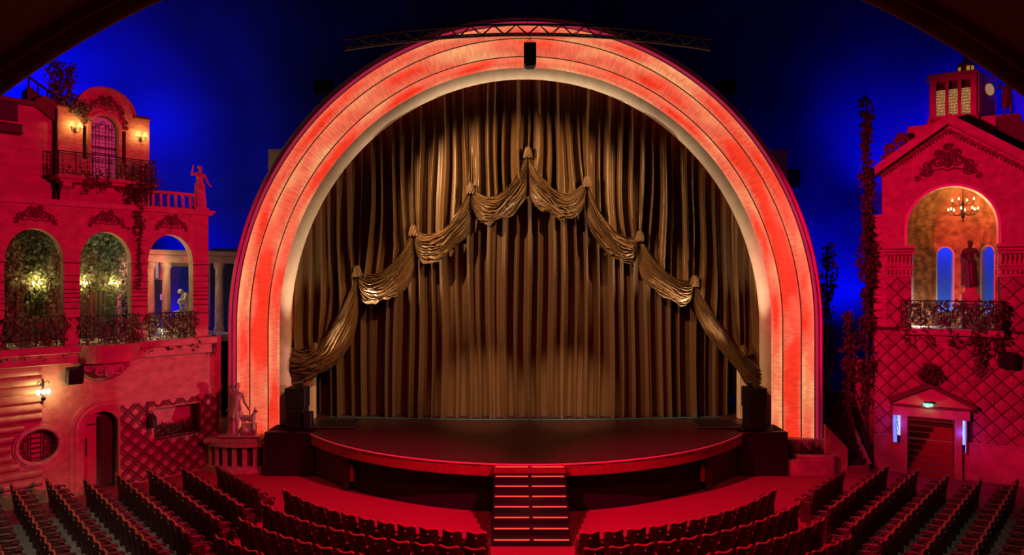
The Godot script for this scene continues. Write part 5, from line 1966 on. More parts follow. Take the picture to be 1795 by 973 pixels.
	for k in 3:
		var gr := structure(["window_4", "window_8", "window_9"][k], ["left", "middle", "right"][k] + " lit grille window of the roof turret", "window", RF)
		var h: Dictionary = hs[k]
		mb = MB.new()
		mb.box(Vector3(h.x, (h.y0 + h.y1) / 2 - 0.14, z - 0.20), Vector3(h.w, h.y1 - h.y0 - 0.28, 0.02))
		part("lit_pane", mb, M.window_gold, gr)
		mb = MB.new()
		mb.box(Vector3(h.x, (h.y0 + h.y1) / 2, z - 0.235), Vector3(h.w, h.y1 - h.y0, 0.02))
		part("dark_back", mb, M.vault_brown, gr)
		mb = MB.new()
		var gh: float = h.y1 - h.y0 - 0.28
		for j in 9:
			for i in 3:
				curl(mb, Vector2(h.x + (i - 1) * h.w * 0.31, h.y0 + gh * (j + 0.5) / 9.0), h.w * 0.16, 1.1, j + i, 1, z - 0.17, 0.010)
		mb.tube(PackedVector3Array([Vector3(h.x - h.w / 2, h.y0 + gh, z - 0.17), Vector3(h.x, h.y0 + gh + 0.16, z - 0.17), Vector3(h.x + h.w / 2, h.y0 + gh, z - 0.17)]), 0.02, 5)
		part("grille", mb, M.black, gr)
	mb = MB.new()
	mb.xf = Transform3D(turn, Vector3(r2.x + 0.30, (by + ty) / 2 + 0.28, z - 0.72) + turn * Vector3(0.08, 0, 0.15))
	mb.prism(arc2(Vector2.ZERO, 0.30, 0.21, 0, TAU * 23.0 / 24.0, 23), 0.0, 0.03)
	win_thing(mb, "window_5", "oval amber window on the blue side of the roof turret", M.window_amber)
	# cupola on the turret
	var cu := on(RF, 1693, 128, z - 0.4)
	t = thing("roof_cupola", "tiny dark cupola with glowing windows on the roof turret", "cupola", at(RF, cu.x, ty + 0.08, z - 0.4))
	mb = MB.new()
	mb.lathe([[0.0, 0.0], [0.26, 0.0], [0.26, 0.28], [0.30, 0.30], [0.22, 0.42], [0.08, 0.5], [0.07, 0.62], [0.10, 0.66], [0.03, 0.75], [0.0, 0.9]], Vector3.ZERO, 8)
	part("drum", mb, M.vault_brown, t)
	for a in [-0.95, 0.15, 0.8]:
		mb = MB.new()
		mb.box(Vector3(sin(a) * 0.25, 0.15, cos(a) * 0.25), Vector3(0.10, 0.18, 0.03), Basis(Vector3.UP, a))
		part("lit_window", mb, M.window_amber, t)
	# scrolled finial on the left roof slope
	var vo := on(RF, 1572, 255, -0.3)
	t = thing("roof_volute", "dark scrolled stone ornament on the left roof slope of the gable", "ornament", at(RF, vo.x, vo.y, -0.3))
	mb = MB.new()
	curl(mb, Vector2(0.18, 0.10), 0.26, 1.6, PI, -1, 0, 0.07)
	curl(mb, Vector2(-0.22, -0.12), 0.20, 1.5, 0, 1, 0, 0.06)
	mb.box(Vector3(0.25, -0.2, 0), Vector3(0.5, 0.25, 0.2), Basis(Vector3.BACK, 0.5), 0.03)
	mb.box(Vector3(0.12, 0.40, 0), Vector3(0.30, 0.08, 0.16), Basis(), 0.02)
	mb.tube(PackedVector3Array([Vector3(-0.5, -0.42, 0), Vector3(-0.3, -0.32, 0), Vector3(0.1, -0.2, 0), Vector3(0.4, 0.1, 0)]), 0.07, 6)
	part("scrolls", mb, M.vault_brown, t)

func win_thing(mb: MB, called: String, label: String, m: Material) -> void:
	var w := structure(called, label, "window", RF)
	part("pane", mb, m, w)

# ---------------------------------------------------------------- right lower storey: tiles, portal, stairs
func build_right_lower() -> void:
	var o := structure("wall_portal", "red diamond-tiled lower wall around the right exit portal", "wall", RF)
	var EX := 4.9
	var door := {"kind": "rect", "x": 1.61, "w": 1.4, "y0": 0.0, "y1": 2.06}
	var mb := MB.new()
	wall(mb, -0.12, EX, 0.0, 5.2, -0.4, 0.0, [door])
	part("backing", mb, M.joint, o)
	mb = MB.new()
	wall(mb, -0.13, EX, 0.0, 1.24, -0.02, 0.06, [{"kind": "rect", "x": 1.61, "w": 1.4, "y0": 0.0, "y1": 1.24 - 0.0001}])
	part("dado", mb, M.plaster_smooth, o)
	mb = MB.new()
	mb.box(Vector3(0.36, 1.27, 0.04), Vector3(0.98, 0.06, 0.1), Basis(), 0.015)
	mb.box(Vector3(EX / 2 + 1.2, 1.27, 0.04), Vector3(EX - 2.4, 0.06, 0.1), Basis(), 0.015)
	part("dado_moulding", mb, M.plaster_smooth, o)
	var cutp := PackedVector2Array([Vector2(0.40, 0.0), Vector2(2.86, 0.0), Vector2(2.86, 2.55), Vector2(1.52, 3.26), Vector2(0.40, 2.62)])
	diamonds(o, PackedVector2Array([Vector2(-0.12, 1.30), Vector2(EX, 1.30), Vector2(EX, 5.08), Vector2(-0.12, 5.08)]), [cutp], 0.0, 0.52, 0.56, 0.15, 0.2)
	# portal
	var t := structure("trim_1", "red pedimented portal around the right exit stairs", "portal", RF)
	for x in [0.80, 2.42]:
		mb = MB.new()
		mb.box(Vector3(x, 1.1, 0.10), Vector3(0.22, 2.2, 0.24), Basis(), 0.015)
		part("jamb", mb, M.plaster_smooth, t)
	mb = MB.new()
	mb.box(Vector3(1.61, 2.24, 0.10), Vector3(2.3, 0.36, 0.26), Basis(), 0.015)
	part("lintel", mb, M.plaster_smooth, t)
	mb = MB.new()
	mb.prism(PackedVector2Array([Vector2(0.44, 2.42), Vector2(2.80, 2.42), Vector2(2.80, 2.5), Vector2(1.55, 3.14), Vector2(0.44, 2.55)]), 0.0, 0.2)
	part("tympanum", mb, M.plaster_smooth, t)
	mb = MB.new()
	for e in [[Vector2(0.34, 2.52), Vector2(1.55, 3.14)], [Vector2(1.55, 3.14), Vector2(2.92, 2.46)]]:
		mb.prism(PackedVector2Array([e[0], e[1], e[1] + Vector2(0, 0.14), e[0] + Vector2(0, 0.14)]), 0.0, 0.36)
	mb.box(Vector3(1.62, 2.44, 0.12), Vector3(2.5, 0.07, 0.34), Basis(), 0.01)
	part("pediment_coping", mb, M.stucco_dark, t)
	# tall blue lantern windows beside the portal
	for k in 2:
		var a: Vector3 = on(RF, [1573, 1685][k], [741, 757][k], 0.12)
		var wn := structure("window_%d" % (6 + k), "tall blue glowing lantern window %s of the exit portal" % ["left", "right"][k], "window", at(RF, a.x, a.y, 0.06))
		mb = MB.new()
		mb.box(Vector3(0, 0, 0.02), Vector3(0.26, 1.4, 0.06))
		part("blue_pane", mb, M.lantern_blue, wn)
		mb = MB.new()
		mb.box(Vector3(0.04, 0.08, 0.056), Vector3(0.10, 1.05, 0.012))
		part("white_tube", mb, M.lantern_white, wn, "white glowing tube")
		mb = MB.new()
		mb.box(Vector3(0.05, -0.58, 0.07), Vector3(0.12, 0.28, 0.05), Basis(), 0.01)
		part("lamp_holder", mb, M.black, wn)
		mb = MB.new()
		for e in [-1.0, 1.0]:
			mb.box(Vector3(e * 0.15, 0, 0.05), Vector3(0.04, 1.5, 0.12), Basis(), 0.008)
			mb.box(Vector3(0, e * 0.73, 0.05), Vector3(0.34, 0.05, 0.12), Basis(), 0.008)
		part("window_frame", mb, M.plaster_smooth, wn)
		mb = MB.new()
		for j in 4:
			var p := PackedVector3Array()
			for i in 9:
				p.append(Vector3(0.03 * sin(i * 1.7 + j * 2.0) + 0.02 * (j - 1.5), -0.45 + i * 0.13, 0.075))
			mb.tube(p, 0.006, 4)
		part("dry_twigs", mb, M.black, wn)
		lamp(Vector3(0, 0, 0.3), Color(0.03, 0.05, 1.0).linear_to_srgb(), 0.16, 0.12, wn)
	# exit sign
	var s := on(RF, 1627, 711, 0.3)
	t = thing("exit_sign", "small green lit exit sign over the right stairs", "sign", at(RF, s.x, s.y, 0.26))
	mb = MB.new()
	mb.box(Vector3(0, 0, 0), Vector3(0.30, 0.15, 0.05), Basis(), 0.01)
	var lb := part("lit_box", mb, M.exit_green, t)
	mb = MB.new()
	var zf := 0.03
	mb.ball(Vector3(-0.045, 0.045, zf), Vector3(0.014, 0.014, 0.004), 8, 5)
	for e in [[-0.05, 0.03, -0.06, -0.01], [-0.05, 0.025, -0.02, 0.005], [-0.05, 0.025, -0.085, 0.01], [-0.06, -0.01, -0.03, -0.05], [-0.06, -0.01, -0.095, -0.045]]:
		mb.bar(Vector3(e[0], e[1], zf), Vector3(e[2], e[3], zf), 0.014, 0.006)
	mb.bar(Vector3(0.02, 0.0, zf), Vector3(0.08, 0.0, zf), 0.018, 0.006)
	mb.prism(PackedVector2Array([Vector2(0.08, 0.03), Vector2(0.115, 0.0), Vector2(0.08, -0.03)]), zf - 0.003, zf + 0.003)
	part("pictogram", mb, M.exit_white, lb, "white running figure and arrow")
	mb = MB.new()
	mb.box(Vector3(0.05, 0.11, 0.02), Vector3(0.34, 0.05, 0.10), Basis(), 0.01)
	part("spot_housing", mb, M.black, t)
	lamp(Vector3(0, -0.03, 0.10), Color(0.5, 1.0, 0.7).linear_to_srgb(), 0.04, 0.03, t)
	# stairs through the portal
	t = thing("exit_stairs", "red carpeted stairs rising behind the right portal", "stairs", at(RF, 1.61, 0, 0.2))
	for k in 12:
		mb = MB.new()
		mb.box(Vector3(0.1, 0.085 + 0.17 * k, -0.14 - 0.27 * k), Vector3(1.5, 0.17, 0.30))
		var tread := part("step", mb, M.carpet, t)
		mb = MB.new()
		mb.box(Vector3(0.1, 0.162 + 0.17 * k, 0.012 - 0.27 * k), Vector3(1.5, 0.02, 0.02))
		part("nosing", mb, M.rim_roll, tread)
	for e in [[-0.78, M.plaster_smooth], [0.92, M.plaster_smooth]]:
		mb = MB.new()
		mb.box(Vector3(e[0], 1.6, -1.9), Vector3(0.12, 3.2, 3.4))
		part("stair_wall", mb, e[1], o).position = Vector3(1.61, 0, 0.0)
	mb = MB.new()
	mb.box(Vector3(1.68, 2.1, -3.6), Vector3(1.8, 4.2, 0.1))
	mb.box(Vector3(1.68, 3.2, -2.0), Vector3(1.8, 0.1, 3.2))
	part("stair_back", mb, M.vault_brown, o)
	lamp(RF * Vector3(1.7, 2.75, -1.6), Color(1.0, 0.30, 0.30).linear_to_srgb(), 0.55, 0.1)  # fill lamp added to brighten the stairwell
	# loudspeaker on a bracket
	var sp := on(RF, 1764, 644, 0.2)
	var s2 := speaker(Vector3.ZERO, Vector3(0.46, 0.5, 0.34), "black loudspeaker hung on the right tiled wall below the loggia")
	s2.transform = at(RF, sp.x, sp.y, 0.22) * Transform3D(Basis(Vector3.RIGHT, 0.2), Vector3.ZERO)
	# winding stair left of the tiled wall
	t = thing("winding_stair", "dark curving stair with thin pale rail beside the right arch foot", "stairs", Transform3D(Basis(), P(1500, 820, 23.7) * Vector3(1, 0, 1)))
	var o3 := t.position
	var line := []
	for k in 13:
		var f := k / 12.0
		var c := P(1502 - 42 * f - 10 * sin(f * PI), 700, 23.7 + 2.4 * f)
		line.append(Vector3(c.x, 0.0, c.z) - o3)
	for k in 12:
		mb = MB.new()
		var h := 0.21 * (k + 1)
		var dir: Vector3 = (line[k + 1] - line[k]).normalized()
		var side := dir.cross(Vector3.UP)
		mb.box(line[k] + Vector3(0, h / 2, 0), Vector3(0.78, h, 0.30), Basis(side, Vector3.UP, side.cross(Vector3.UP)), 0.01)
		part("step", mb, M.dark_frame if k else M.carpet, t)
	for e in [1.0]:
		mb = MB.new()
		var p := PackedVector3Array()
		for k in 13:
			var dir: Vector3 = (line[mini(k + 1, 12)] - line[maxi(k - 1, 0)]).normalized()
			p.append(line[k] + dir.cross(Vector3.UP) * 0.45 * e + Vector3(0, 0.21 * k + 0.18, 0))
		for k in 12:
			mb.bar(p[k], p[k + 1], 0.10, 0.34, Vector3.UP)
		part("stringer", mb, M.plaster_smooth, t)
		mb = MB.new()
		for k in 13:
			p[k] += Vector3(0, 0.75, 0)
		mb.tube(p, 0.02, 6)
		part("handrail", mb, M.dark_iron, t)
		for k in range(0, 13, 2):
			mb = MB.new()
			mb.tube(PackedVector3Array([p[k] - Vector3(0, 0.7, 0), p[k]]), 0.012, 5)
			part("baluster", mb, M.dark_iron, t)
	mb = MB.new()
	var pa := P(1447, 700, 23.5)
	var pb := P(1486, 700, 23.5)
	var wd := pb.x - pa.x
	mb.prism(PackedVector2Array([Vector2(0, 0), Vector2(wd, 0), Vector2(wd, 0.85), Vector2(wd * 0.9, 0.98), Vector2(0, 1.72)]), -0.12, 0.0)
	solo("stair_parapet", mb, M.plaster_smooth, "sloping red-lit parapet wall beside the winding stair", "wall", Transform3D(Basis(), Vector3(pa.x, 0, pa.z)))
	# pink wall behind the stair
	mb = MB.new()
	var qa := P(1488, 700, 26.2)
	var qb := P(1552, 700, 24.6)
	mb.bar(Vector3(qa.x, 1.9, qa.z), Vector3(qb.x, 1.9, qb.z), 3.8, 0.15, Vector3(-0.5, 0, 1))
	var wb := structure("wall_stair", "pink plaster wall behind the winding stair", "wall")
	part("plaster", mb, M.plaster_smooth, wb)
	# planter in front of the right arch foot
	t = thing("planter", "low curved red plaster planter before the right arch foot", "planter", Transform3D(Basis(), P(1392, 818, 23.75) * Vector3(1, 0, 1)))
	var x0 := P(1328, 800, 23.75).x - t.position.x
	var x1 := P(1390, 800, 23.75).x - t.position.x
	var x2 := P(1457, 800, 23.75).x - t.position.x
	mb = MB.new()
	var lo := arc2(Vector2(x1, 0.0), x1 - x0, 0.55, PI, PI / 2, 14)
	lo.append_array([Vector2(x1, -0.5), Vector2(x0, -0.5)])
	mb.slab(lo, 0.0, 0.50)
	part("low_basin", mb, M.plaster_smooth, t)
	mb = MB.new()
	var hi := PackedVector2Array([Vector2(x1, -0.5), Vector2(x1, 0.55), Vector2(x2 - 0.25, 0.55)])
	hi.append_array(arc2(Vector2(x2 - 0.25, 0.3), 0.25, 0.25, PI / 2, 0, 6))
	hi.append_array([Vector2(x2, -0.5)])
	mb.slab(hi, 0.0, 0.66)
	part("high_basin", mb, M.plaster_smooth, t)
	mb = MB.new()
	for e in [[x0, x1, 0.5], [x1, x2, 0.66]]:
		mb.box(Vector3((e[0] + e[1]) / 2, e[2] + 0.005, 0.0), Vector3((e[1] - e[0]) * 0.8, 0.02, 0.5))
	part("soil", mb, M.bark, t)
	# balustraded pedestal on the left
	t = thing("balustrade", "bowed cream balustrade below the huntress statue at the left arch foot", "balustrade", Transform3D(Basis(), P(426, 818, 23.8) * Vector3(1, 0, 1)))
	var hw := (P(512, 0, 23.9).x - P(340, 0, 23.9).x) / 2
	for e in [[0.0, 0.22, 0.06], [0.94, 1.08, 0.08]]:
		mb = MB.new()
		var sh := arc2(Vector2(0, -0.9), hw + e[2], 1.3 + e[2], PI, 0, 30)
		mb.slab(sh, e[0], e[1])
		part("top_slab" if e[0] > 0.5 else "bottom_slab", mb, M.stone, t)
	mb = MB.new()
	var core := arc2(Vector2(0, -0.9), hw - 0.22, 1.06, PI, 0, 30)
	mb.slab(core, 0.2, 0.95)
	part("core_wall", mb, M.vault_brown, t)
	for k in 14:
		var a := PI * (1.0 - (k + 0.8) / 14.6)
		mb = MB.new()
		mb.box(Vector3(cos(a) * (hw - 0.06), 0.58, -0.9 + sin(a) * 1.22), Vector3(0.17, 0.74, 0.10), Basis(Vector3.UP, (PI / 2 - a) * 0.8), 0.02)
		part("baluster", mb, M.stone, t)
	mb = MB.new()
	mb.box(Vector3(-0.25, 1.15, -0.15), Vector3(2.1, 0.16, 0.95), Basis(), 0.02)
	mb.box(Vector3(0.6, 1.13, -0.45), Vector3(1.9, 0.12, 0.7), Basis(), 0.02)
	part("upper_plinth", mb, M.stone, t)
	mb = MB.new()
	mb.box(Vector3(-0.85, 1.52, -0.62), Vector3(0.66, 0.58, 0.3), Basis(), 0.02)
	part("pedestal_block", mb, M.stone, t)

# ---------------------------------------------------------------- plants
func vine(called: String, label: String, xf: Transform3D, paths: Array, spread: float, per_m: float, size: float, m: Material, group := "", stems := true) -> Node3D:
	var t := thing(called, label, "plant", xf, group)
	var mb := MB.new()
	var st := MB.new()
	for p in paths:
		var q := PackedVector3Array(p)
		leaves(mb, q, spread, per_m, size, rng)
		if stems:
			st.tube(q, 0.012, 5)
	stuff(part("foliage", mb, m, t))
	if stems:
		part("stem", st, M.bark, t)
	return t

func drop(a: Vector3, l: float, k := 6, wob := 0.06) -> Array:
	var p := []
	for i in k + 1:
		p.append(a + Vector3(rng.randf_range(-wob, wob), -l * i / k, rng.randf_range(-wob, wob)))
	return p

func build_plants() -> void:
	rng.seed = 23
	# left tower balcony and facade
	var a := on(LF, 250, 290, 0.2)
	vine("balcony_vine", "dark vine spilling over the right end of the tower balcony", at(LF, a.x, a.y, 0.25), [drop(Vector3(-0.35, -0.05, 0), 0.8), drop(Vector3(-0.1, 0, 0.05), 1.0), drop(Vector3(0.1, 0, 0), 1.1), drop(Vector3(0.3, 0.02, 0), 0.9), drop(Vector3(-0.05, -0.9, 0.0), 0.6)], 0.16, 90, 0.12, M.leaf_russet)
	a = on(LF, 170, 300, 0.25)
	vine("balcony_vine", "small dark vine hanging at the middle of the tower balcony", at(LF, a.x, a.y, 0.28), [drop(Vector3(-0.25, 0, 0), 0.5), drop(Vector3(0.05, 0.02, 0), 0.7), drop(Vector3(0.3, 0.02, 0), 0.55)], 0.12, 90, 0.10, M.leaf_russet)
	a = on(LF, 246, 366, 0.12)
	vine("hanging_vine", "thin dark vine strand hanging past the second pier of the left facade", at(LF, a.x, a.y, 0.12), [drop(Vector3(0, 0, 0), 2.7, 12, 0.05), drop(Vector3(-0.1, 0.05, 0), 0.9)], 0.10, 80, 0.10, M.leaf_green)
	# living walls inside the loggia
	for k in 2:
		var ps := []
		for i in 16:
			ps.append(drop(Vector3(-0.95 + i * 0.125, 0.0, rng.randf_range(0, 0.2)), rng.randf_range(2.2, 3.9), 8, 0.1))
		var c: float = [1.05, 3.15][k]
		vine("climbing_ivy", ["ivy wall glowing yellow-green behind the leftmost arch", "lush ivy wall behind the middle arch"][k], at(LF, c, 9.0, -2.3), ps, 0.22, 32, 0.16, M.leaf_green, "loggia ivy walls")
	for k in 3:
		var c: float = [0.84, 2.9, 4.77][k]
		var ps := []
		for i in 13:
			var x := -0.72 + i * 0.12
			var zz := 0.14 if k != 1 else 0.55 * sqrt(maxf(0.0, 1.0 - pow(x / 0.85, 2.0))) + 0.05
			ps.append(drop(Vector3(x, 0.92, zz), rng.randf_range(0.6, 0.95) if i % 4 else 1.25, 5, 0.07))
		vine("railing_ivy", ["dark ivy over the railing of the leftmost arch", "dark ivy over the bowed railing of the middle arch", "pale-lit ivy over the railing of the right arch"][k], at(LF, c, 4.86, 0.02), ps, 0.16, 40, 0.16, M.leaf_green, "loggia railing ivy")
	a = on(LF, 373, 590, 0.1)
	vine("hanging_vine", "short vine tail at the right end of the left ledge", at(LF, a.x, a.y, 0.12), [drop(Vector3(0, 0.1, 0), 0.75), drop(Vector3(0.06, 0.1, 0), 0.5)], 0.08, 70, 0.10, M.leaf_green)
	# roof shrubs
	a = on(LF, 107, 185, -1.0)
	var up := []
	for i in 9:
		var x := -0.28 + i * 0.07
		up.append(drop(Vector3(x, 1.35 + 0.12 * sin(i), 0), 1.3, 6, 0.06))
	vine("roof_shrub", "dark upright shrub on the roof left of the round gable", at(LF, a.x, a.y, -1.0), up, 0.14, 46, 0.13, M.leaf_green)
	a = on(LF, 134, 188, -0.5)
	vine("roof_shrub", "dark trailing shrub where the gable meets the roof", at(LF, a.x, a.y, -0.5), [drop(Vector3(-0.3, 0.3, 0), 0.3), drop(Vector3(-0.1, 0.25, 0), 0.35), drop(Vector3(0.1, 0.2, 0), 0.45), drop(Vector3(0.2, 0.1, 0.1), 0.45)], 0.2, 100, 0.12, M.leaf_green)
	# dry plants in the display niche
	var dry := []
	for i in 40:
		var x := -0.7 + i * 0.036
		dry.append([Vector3(x, 0.0, rng.randf_range(-0.2, 0.05)), Vector3(x + rng.randf_range(-0.06, 0.06), rng.randf_range(0.25, 0.5), rng.randf_range(-0.2, 0.05))])
	vine("dry_grass", "row of dark dry plants in the display niche", at(LF, 5.02, 1.42, -0.45), dry, 0.05, 40, 0.09, M.leaf_green)
	# --- right side
	a = on(RF, 1668, 525, 0.45)
	var ps2 := []
	for i in 22:
		var x := -1.35 + i * 0.13
		ps2.append(drop(Vector3(x, 0.98, 0.46), rng.randf_range(0.5, 0.95) if i % 5 else 1.5, 6, 0.08))
	vine("railing_ivy", "dark ivy woven through the right balcony railing", at(RF, a.x, 5.2, 0.0), ps2, 0.15, 30, 0.17, M.leaf_green)
	a = on(RF, 1745, 540, 0.45)
	vine("hanging_vine", "dark vine clump hanging at the right end of the right balcony", at(RF, a.x, 6.1, 0.42), [drop(Vector3(0, 0, 0), 1.6), drop(Vector3(0.12, 0, 0), 1.3), drop(Vector3(-0.5, -0.5, 0), 1.9), drop(Vector3(-0.4, -0.6, 0), 1.4)], 0.16, 60, 0.13, M.leaf_green)
	a = on(RF, 1631, 670, 0.1)
	var fan := []
	for i in 11:
		var w := PI * (0.12 + 0.76 * i / 10.0)
		fan.append([Vector3(0, 0, 0), Vector3(cos(w) * 0.3, sin(w) * 0.35, 0.04), Vector3(cos(w) * 0.42, sin(w) * 0.68, 0.02)])
	vine("wall_plant", "dark leafy sprig on the wall above the exit portal", at(RF, a.x, a.y, 0.12), fan, 0.06, 46, 0.12, M.leaf_green)
	# tall climbing columns
	column(1519, 24.2, 168, 705, 0.55, 0.42, "tall slender climbing plant beside the right facade", M.leaf_russet, 60)
	column(1489, 24.4, 545, 705, 0.6, 0.26, "shorter climbing plant left of the tall one", M.leaf_russet, 60)
	column(1450, 25.4, 420, 680, 0.9, 0.36, "dark climbing plant against the blue wall by the right arch", M.leaf_green, 40)
	column(1438, 24.6, 650, 780, 0.4, 0.20, "low dark climber at the right arch foot", M.leaf_green, 60)
	var pp := P(1378, 790, 23.7)
	var ps3 := []
	for i in 26:
		var x := -0.9 + i * 0.085
		ps3.append([Vector3(x, 0, rng.randf_range(-0.2, 0.2)), Vector3(x + rng.randf_range(-0.1, 0.1), rng.randf_range(0.2, 0.45), rng.randf_range(-0.2, 0.2))])
	vine("planter_shrub", "low dark plants growing in the right planter", Transform3D(Basis(), Vector3(pp.x, 0.62, pp.z)), ps3, 0.12, 70, 0.11, M.leaf_russet)

func column(px: float, d: float, y0: float, y1: float, r0: float, r1: float, label: String, m: Material, per: int) -> void:
	var top := P(px, y0, d)
	var bot := P(px, y1, d)
	var t := thing("climbing_plant", label, "plant", Transform3D(Basis(), Vector3(bot.x, 0, bot.z)))
	var mb := MB.new()
	var h := top.y - bot.y
	var n := int(h * 30)
	for i in n:
		var f := rng.randf()
		var y := bot.y + h * f
		var r := lerpf(r1, r0 * 0.35, f) * (0.75 + 0.35 * sin(y * 2.1 + px))
		var w := rng.randf() * TAU
		var p := Vector3(cos(w) * r * sqrt(rng.randf()), y, sin(w) * r * sqrt(rng.randf()))
		leaves(mb, PackedVector3Array([p, p - Vector3(0, 0.15, 0)]), 0.10, per, 0.15, rng, 0.8)
	stuff(part("foliage", mb, m, t))
	mb = MB.new()
	mb.tube(PackedVector3Array([Vector3(0, 0, 0), Vector3(0.03, top.y * 0.4, 0), Vector3(-0.02, top.y * 0.7, 0), Vector3(0, top.y - 0.3, 0)]), PackedFloat32Array([0.07, 0.06, 0.05, 0.02]), 7)
	part("trunk", mb, M.bark, t)

# ---------------------------------------------------------------- rigging
func build_rigging() -> void:
	var D := 22.8
	var t := thing("lighting_truss", "curved dark lattice lighting truss above the arch crown", "truss")
	var ch := []
	for e in [[0.0, 0.0], [0.38, 0.0], [0.19, 0.34]]:
		var p := PackedVector3Array()
		for i in 33:
			var f := i / 32.0
			var w := P(lerpf(604, 1246, f), 62 + 26 * pow(absf(f * 2 - 1), 2.0), D)
			p.append(w + Vector3(0, e[0], -e[1]))
		ch.append(p)
		var mb := MB.new()
		mb.tube(p, 0.036, 6)
		part("chord", mb, M.dark_frame, t)
	for i in 32:
		var mb := MB.new()
		var k := i % 2
		mb.bar(ch[k][i], ch[1 - k][i + 1], 0.032, 0.032)
		mb.bar(ch[k][i], ch[2][i + 1], 0.018, 0.018)
		mb.bar(ch[2][i], ch[1 - k][i + 1], 0.018, 0.018)
		part("lattice_brace", mb, M.dark_frame, t)
	for i in [6, 16, 26]:
		var mb := MB.new()
		var b: Vector3 = ch[1][i]
		mb.tube(PackedVector3Array([b, b + Vector3(0, 4.5, 0)]), 0.012, 5)
		part("hanging_cable", mb, M.black, t)
	var p := P(929, 98, 22.6)
	t = thing("hanging_speaker", "black loudspeaker hanging before the arch crown", "speaker", Transform3D(Basis(), p))
	var mb := MB.new()
	mb.prism(PackedVector2Array([Vector2(-0.21, 0.40), Vector2(0.21, 0.40), Vector2(0.21, -0.30), Vector2(0.13, -0.40), Vector2(-0.13, -0.40), Vector2(-0.21, -0.30)]), -0.2, 0.2)
	var cab := part("cabinet", mb, M.black, t)
	mb = MB.new()
	mb.box(Vector3(0, 0.02, 0.205), Vector3(0.34, 0.66, 0.012))
	part("grille", mb, M.black_cloth, cab)
	mb = MB.new()
	mb.tube(PackedVector3Array([Vector3(0, 0.4, 0), Vector3(0, 0.8, 0)]), 0.012, 5)
	mb.tube(PackedVector3Array([Vector3(-0.18, 0.4, 0), Vector3(0, 0.62, 0), Vector3(0.18, 0.4, 0)]), 0.01, 5)
	part("suspension", mb, M.black, t)
	var nm := ["dark box speaker high on the blue wall left of the arch", "dark box speaker high on the blue wall right of the arch", "dark speaker on the blue wall beside the right arch shoulder"]
	var wh := [[568, 152, 27.5], [1272, 152, 27.5], [1389, 314, 28.0]]
	for k in 3:
		var c := P(wh[k][0], wh[k][1], wh[k][2])
		var s := speaker(c - Vector3(0, 0.35, 0), Vector3(0.55, 0.75, 0.4) if k == 2 else Vector3(0.75, 0.6, 0.4), nm[k])
		mb = MB.new()
		mb.tube(PackedVector3Array([Vector3(0, 0.35, -0.1), Vector3(0, 0.5, [-1.6, -1.6, -2.2][k])]), 0.04, 6)
		part("bracket", mb, M.black, s)

# ---------------------------------------------------------------- seats
func make_seat(panel: bool) -> Node3D:
	# faces -z; origin on the floor in the middle of the seat
	var t := Node3D.new()
	var mb := MB.new()
	var hw := 0.238
	var top := func(s: float) -> float:
		if panel:
			return 0.98 - 0.05 * pow(absf(s), 6.0)
		return 0.925 + 0.045 * (1.0 - cos(PI * pow(absf(s), 1.3))) * 0.5 - 0.05 * pow(absf(s), 9.0)
	var surf := func(s: float, v: float, z: float) -> Vector3:
		var tp: float = top.call(s)
		var y := lerpf(0.22 if not panel else 0.28, tp, v)
		var w := hw * (1.0 - 0.10 * (1.0 - v) * (1.0 - v))
		return Vector3(s * w, y, 0.20 + 0.11 * v - 0.045 * (s * s) + z)
	mb.grid(10, 6, func(a: float, b: float) -> Vector3: return surf.call(a * 2 - 1, b, 0.025))
	mb.grid(10, 1, func(a: float, b: float) -> Vector3: return surf.call(a * 2 - 1, 1.0, 0.025 - 0.05 * b))
	for e in [-1.0, 1.0]:
		mb.grid(6, 1, func(a: float, b: float) -> Vector3: return surf.call(e, a, 0.025 - 0.05 * b), false, e < 0)
	var shell := part("back_shell", mb, M.panel_back if panel else M.seat_shell, t)
	mb = MB.new()
	mb.grid(8, 6, func(a: float, b: float) -> Vector3: return surf.call((a * 2 - 1) * 0.96, 0.08 + b * 0.90, -0.03 - 0.045 * sin(PI * clampf(b, 0.05, 0.95)) * sqrt(sin(PI * clampf(a, 0.03, 0.97)))), false, true)
	part("back_cushion", mb, M.velvet, t)
	var p := PackedVector3Array()
	for i in 15:
		var s := -1.0 + i / 7.0
		p.append(surf.call(s * 0.985, 1.0, -0.005) + Vector3(0, 0.0, 0))
	mb = MB.new()
	mb.tube(p, 0.030 if not panel else 0.014, 6)
	part("top_roll", mb, M.rim_roll if not panel else M.panel_back, shell)
	if not panel:
		mb = MB.new()
		mb.xf = Transform3D(Basis(), surf.call(0.0, 0.86, 0.03))
		mb.prism(arc2(Vector2.ZERO, 0.022, 0.022, 0, TAU * 9.0 / 10.0, 9), 0.0, 0.006)
		part("number_plate", mb, M.plate, shell, "small pale round number plate")
	# seat tipped half up
	mb = MB.new()
	mb.box(Vector3(0, 0.44, -0.02), Vector3(0.44, 0.11, 0.42), Basis(Vector3.RIGHT, 0.12), 0.035)
	part("seat_cushion", mb, M.velvet, t)
	for e in [-1.0, 1.0]:
		mb = MB.new()
		mb.tube(PackedVector3Array([Vector3(e * 0.236, 0.80, 0.275), Vector3(e * 0.25, 0.71, 0.20), Vector3(e * 0.252, 0.665, 0.08), Vector3(e * 0.252, 0.65, -0.08), Vector3(e * 0.25, 0.63, -0.19), Vector3(e * 0.248, 0.57, -0.22)]), PackedFloat32Array([0.02, 0.026, 0.028, 0.028, 0.028, 0.022]), 6)
		part("armrest", mb, M.wood, t)
		mb = MB.new()
		mb.box(Vector3(e * 0.256, 0.32, 0.06), Vector3(0.036, 0.60, 0.30), Basis(), 0.01)
		part("side_standard", mb, M.seat_shell, t)
	return t

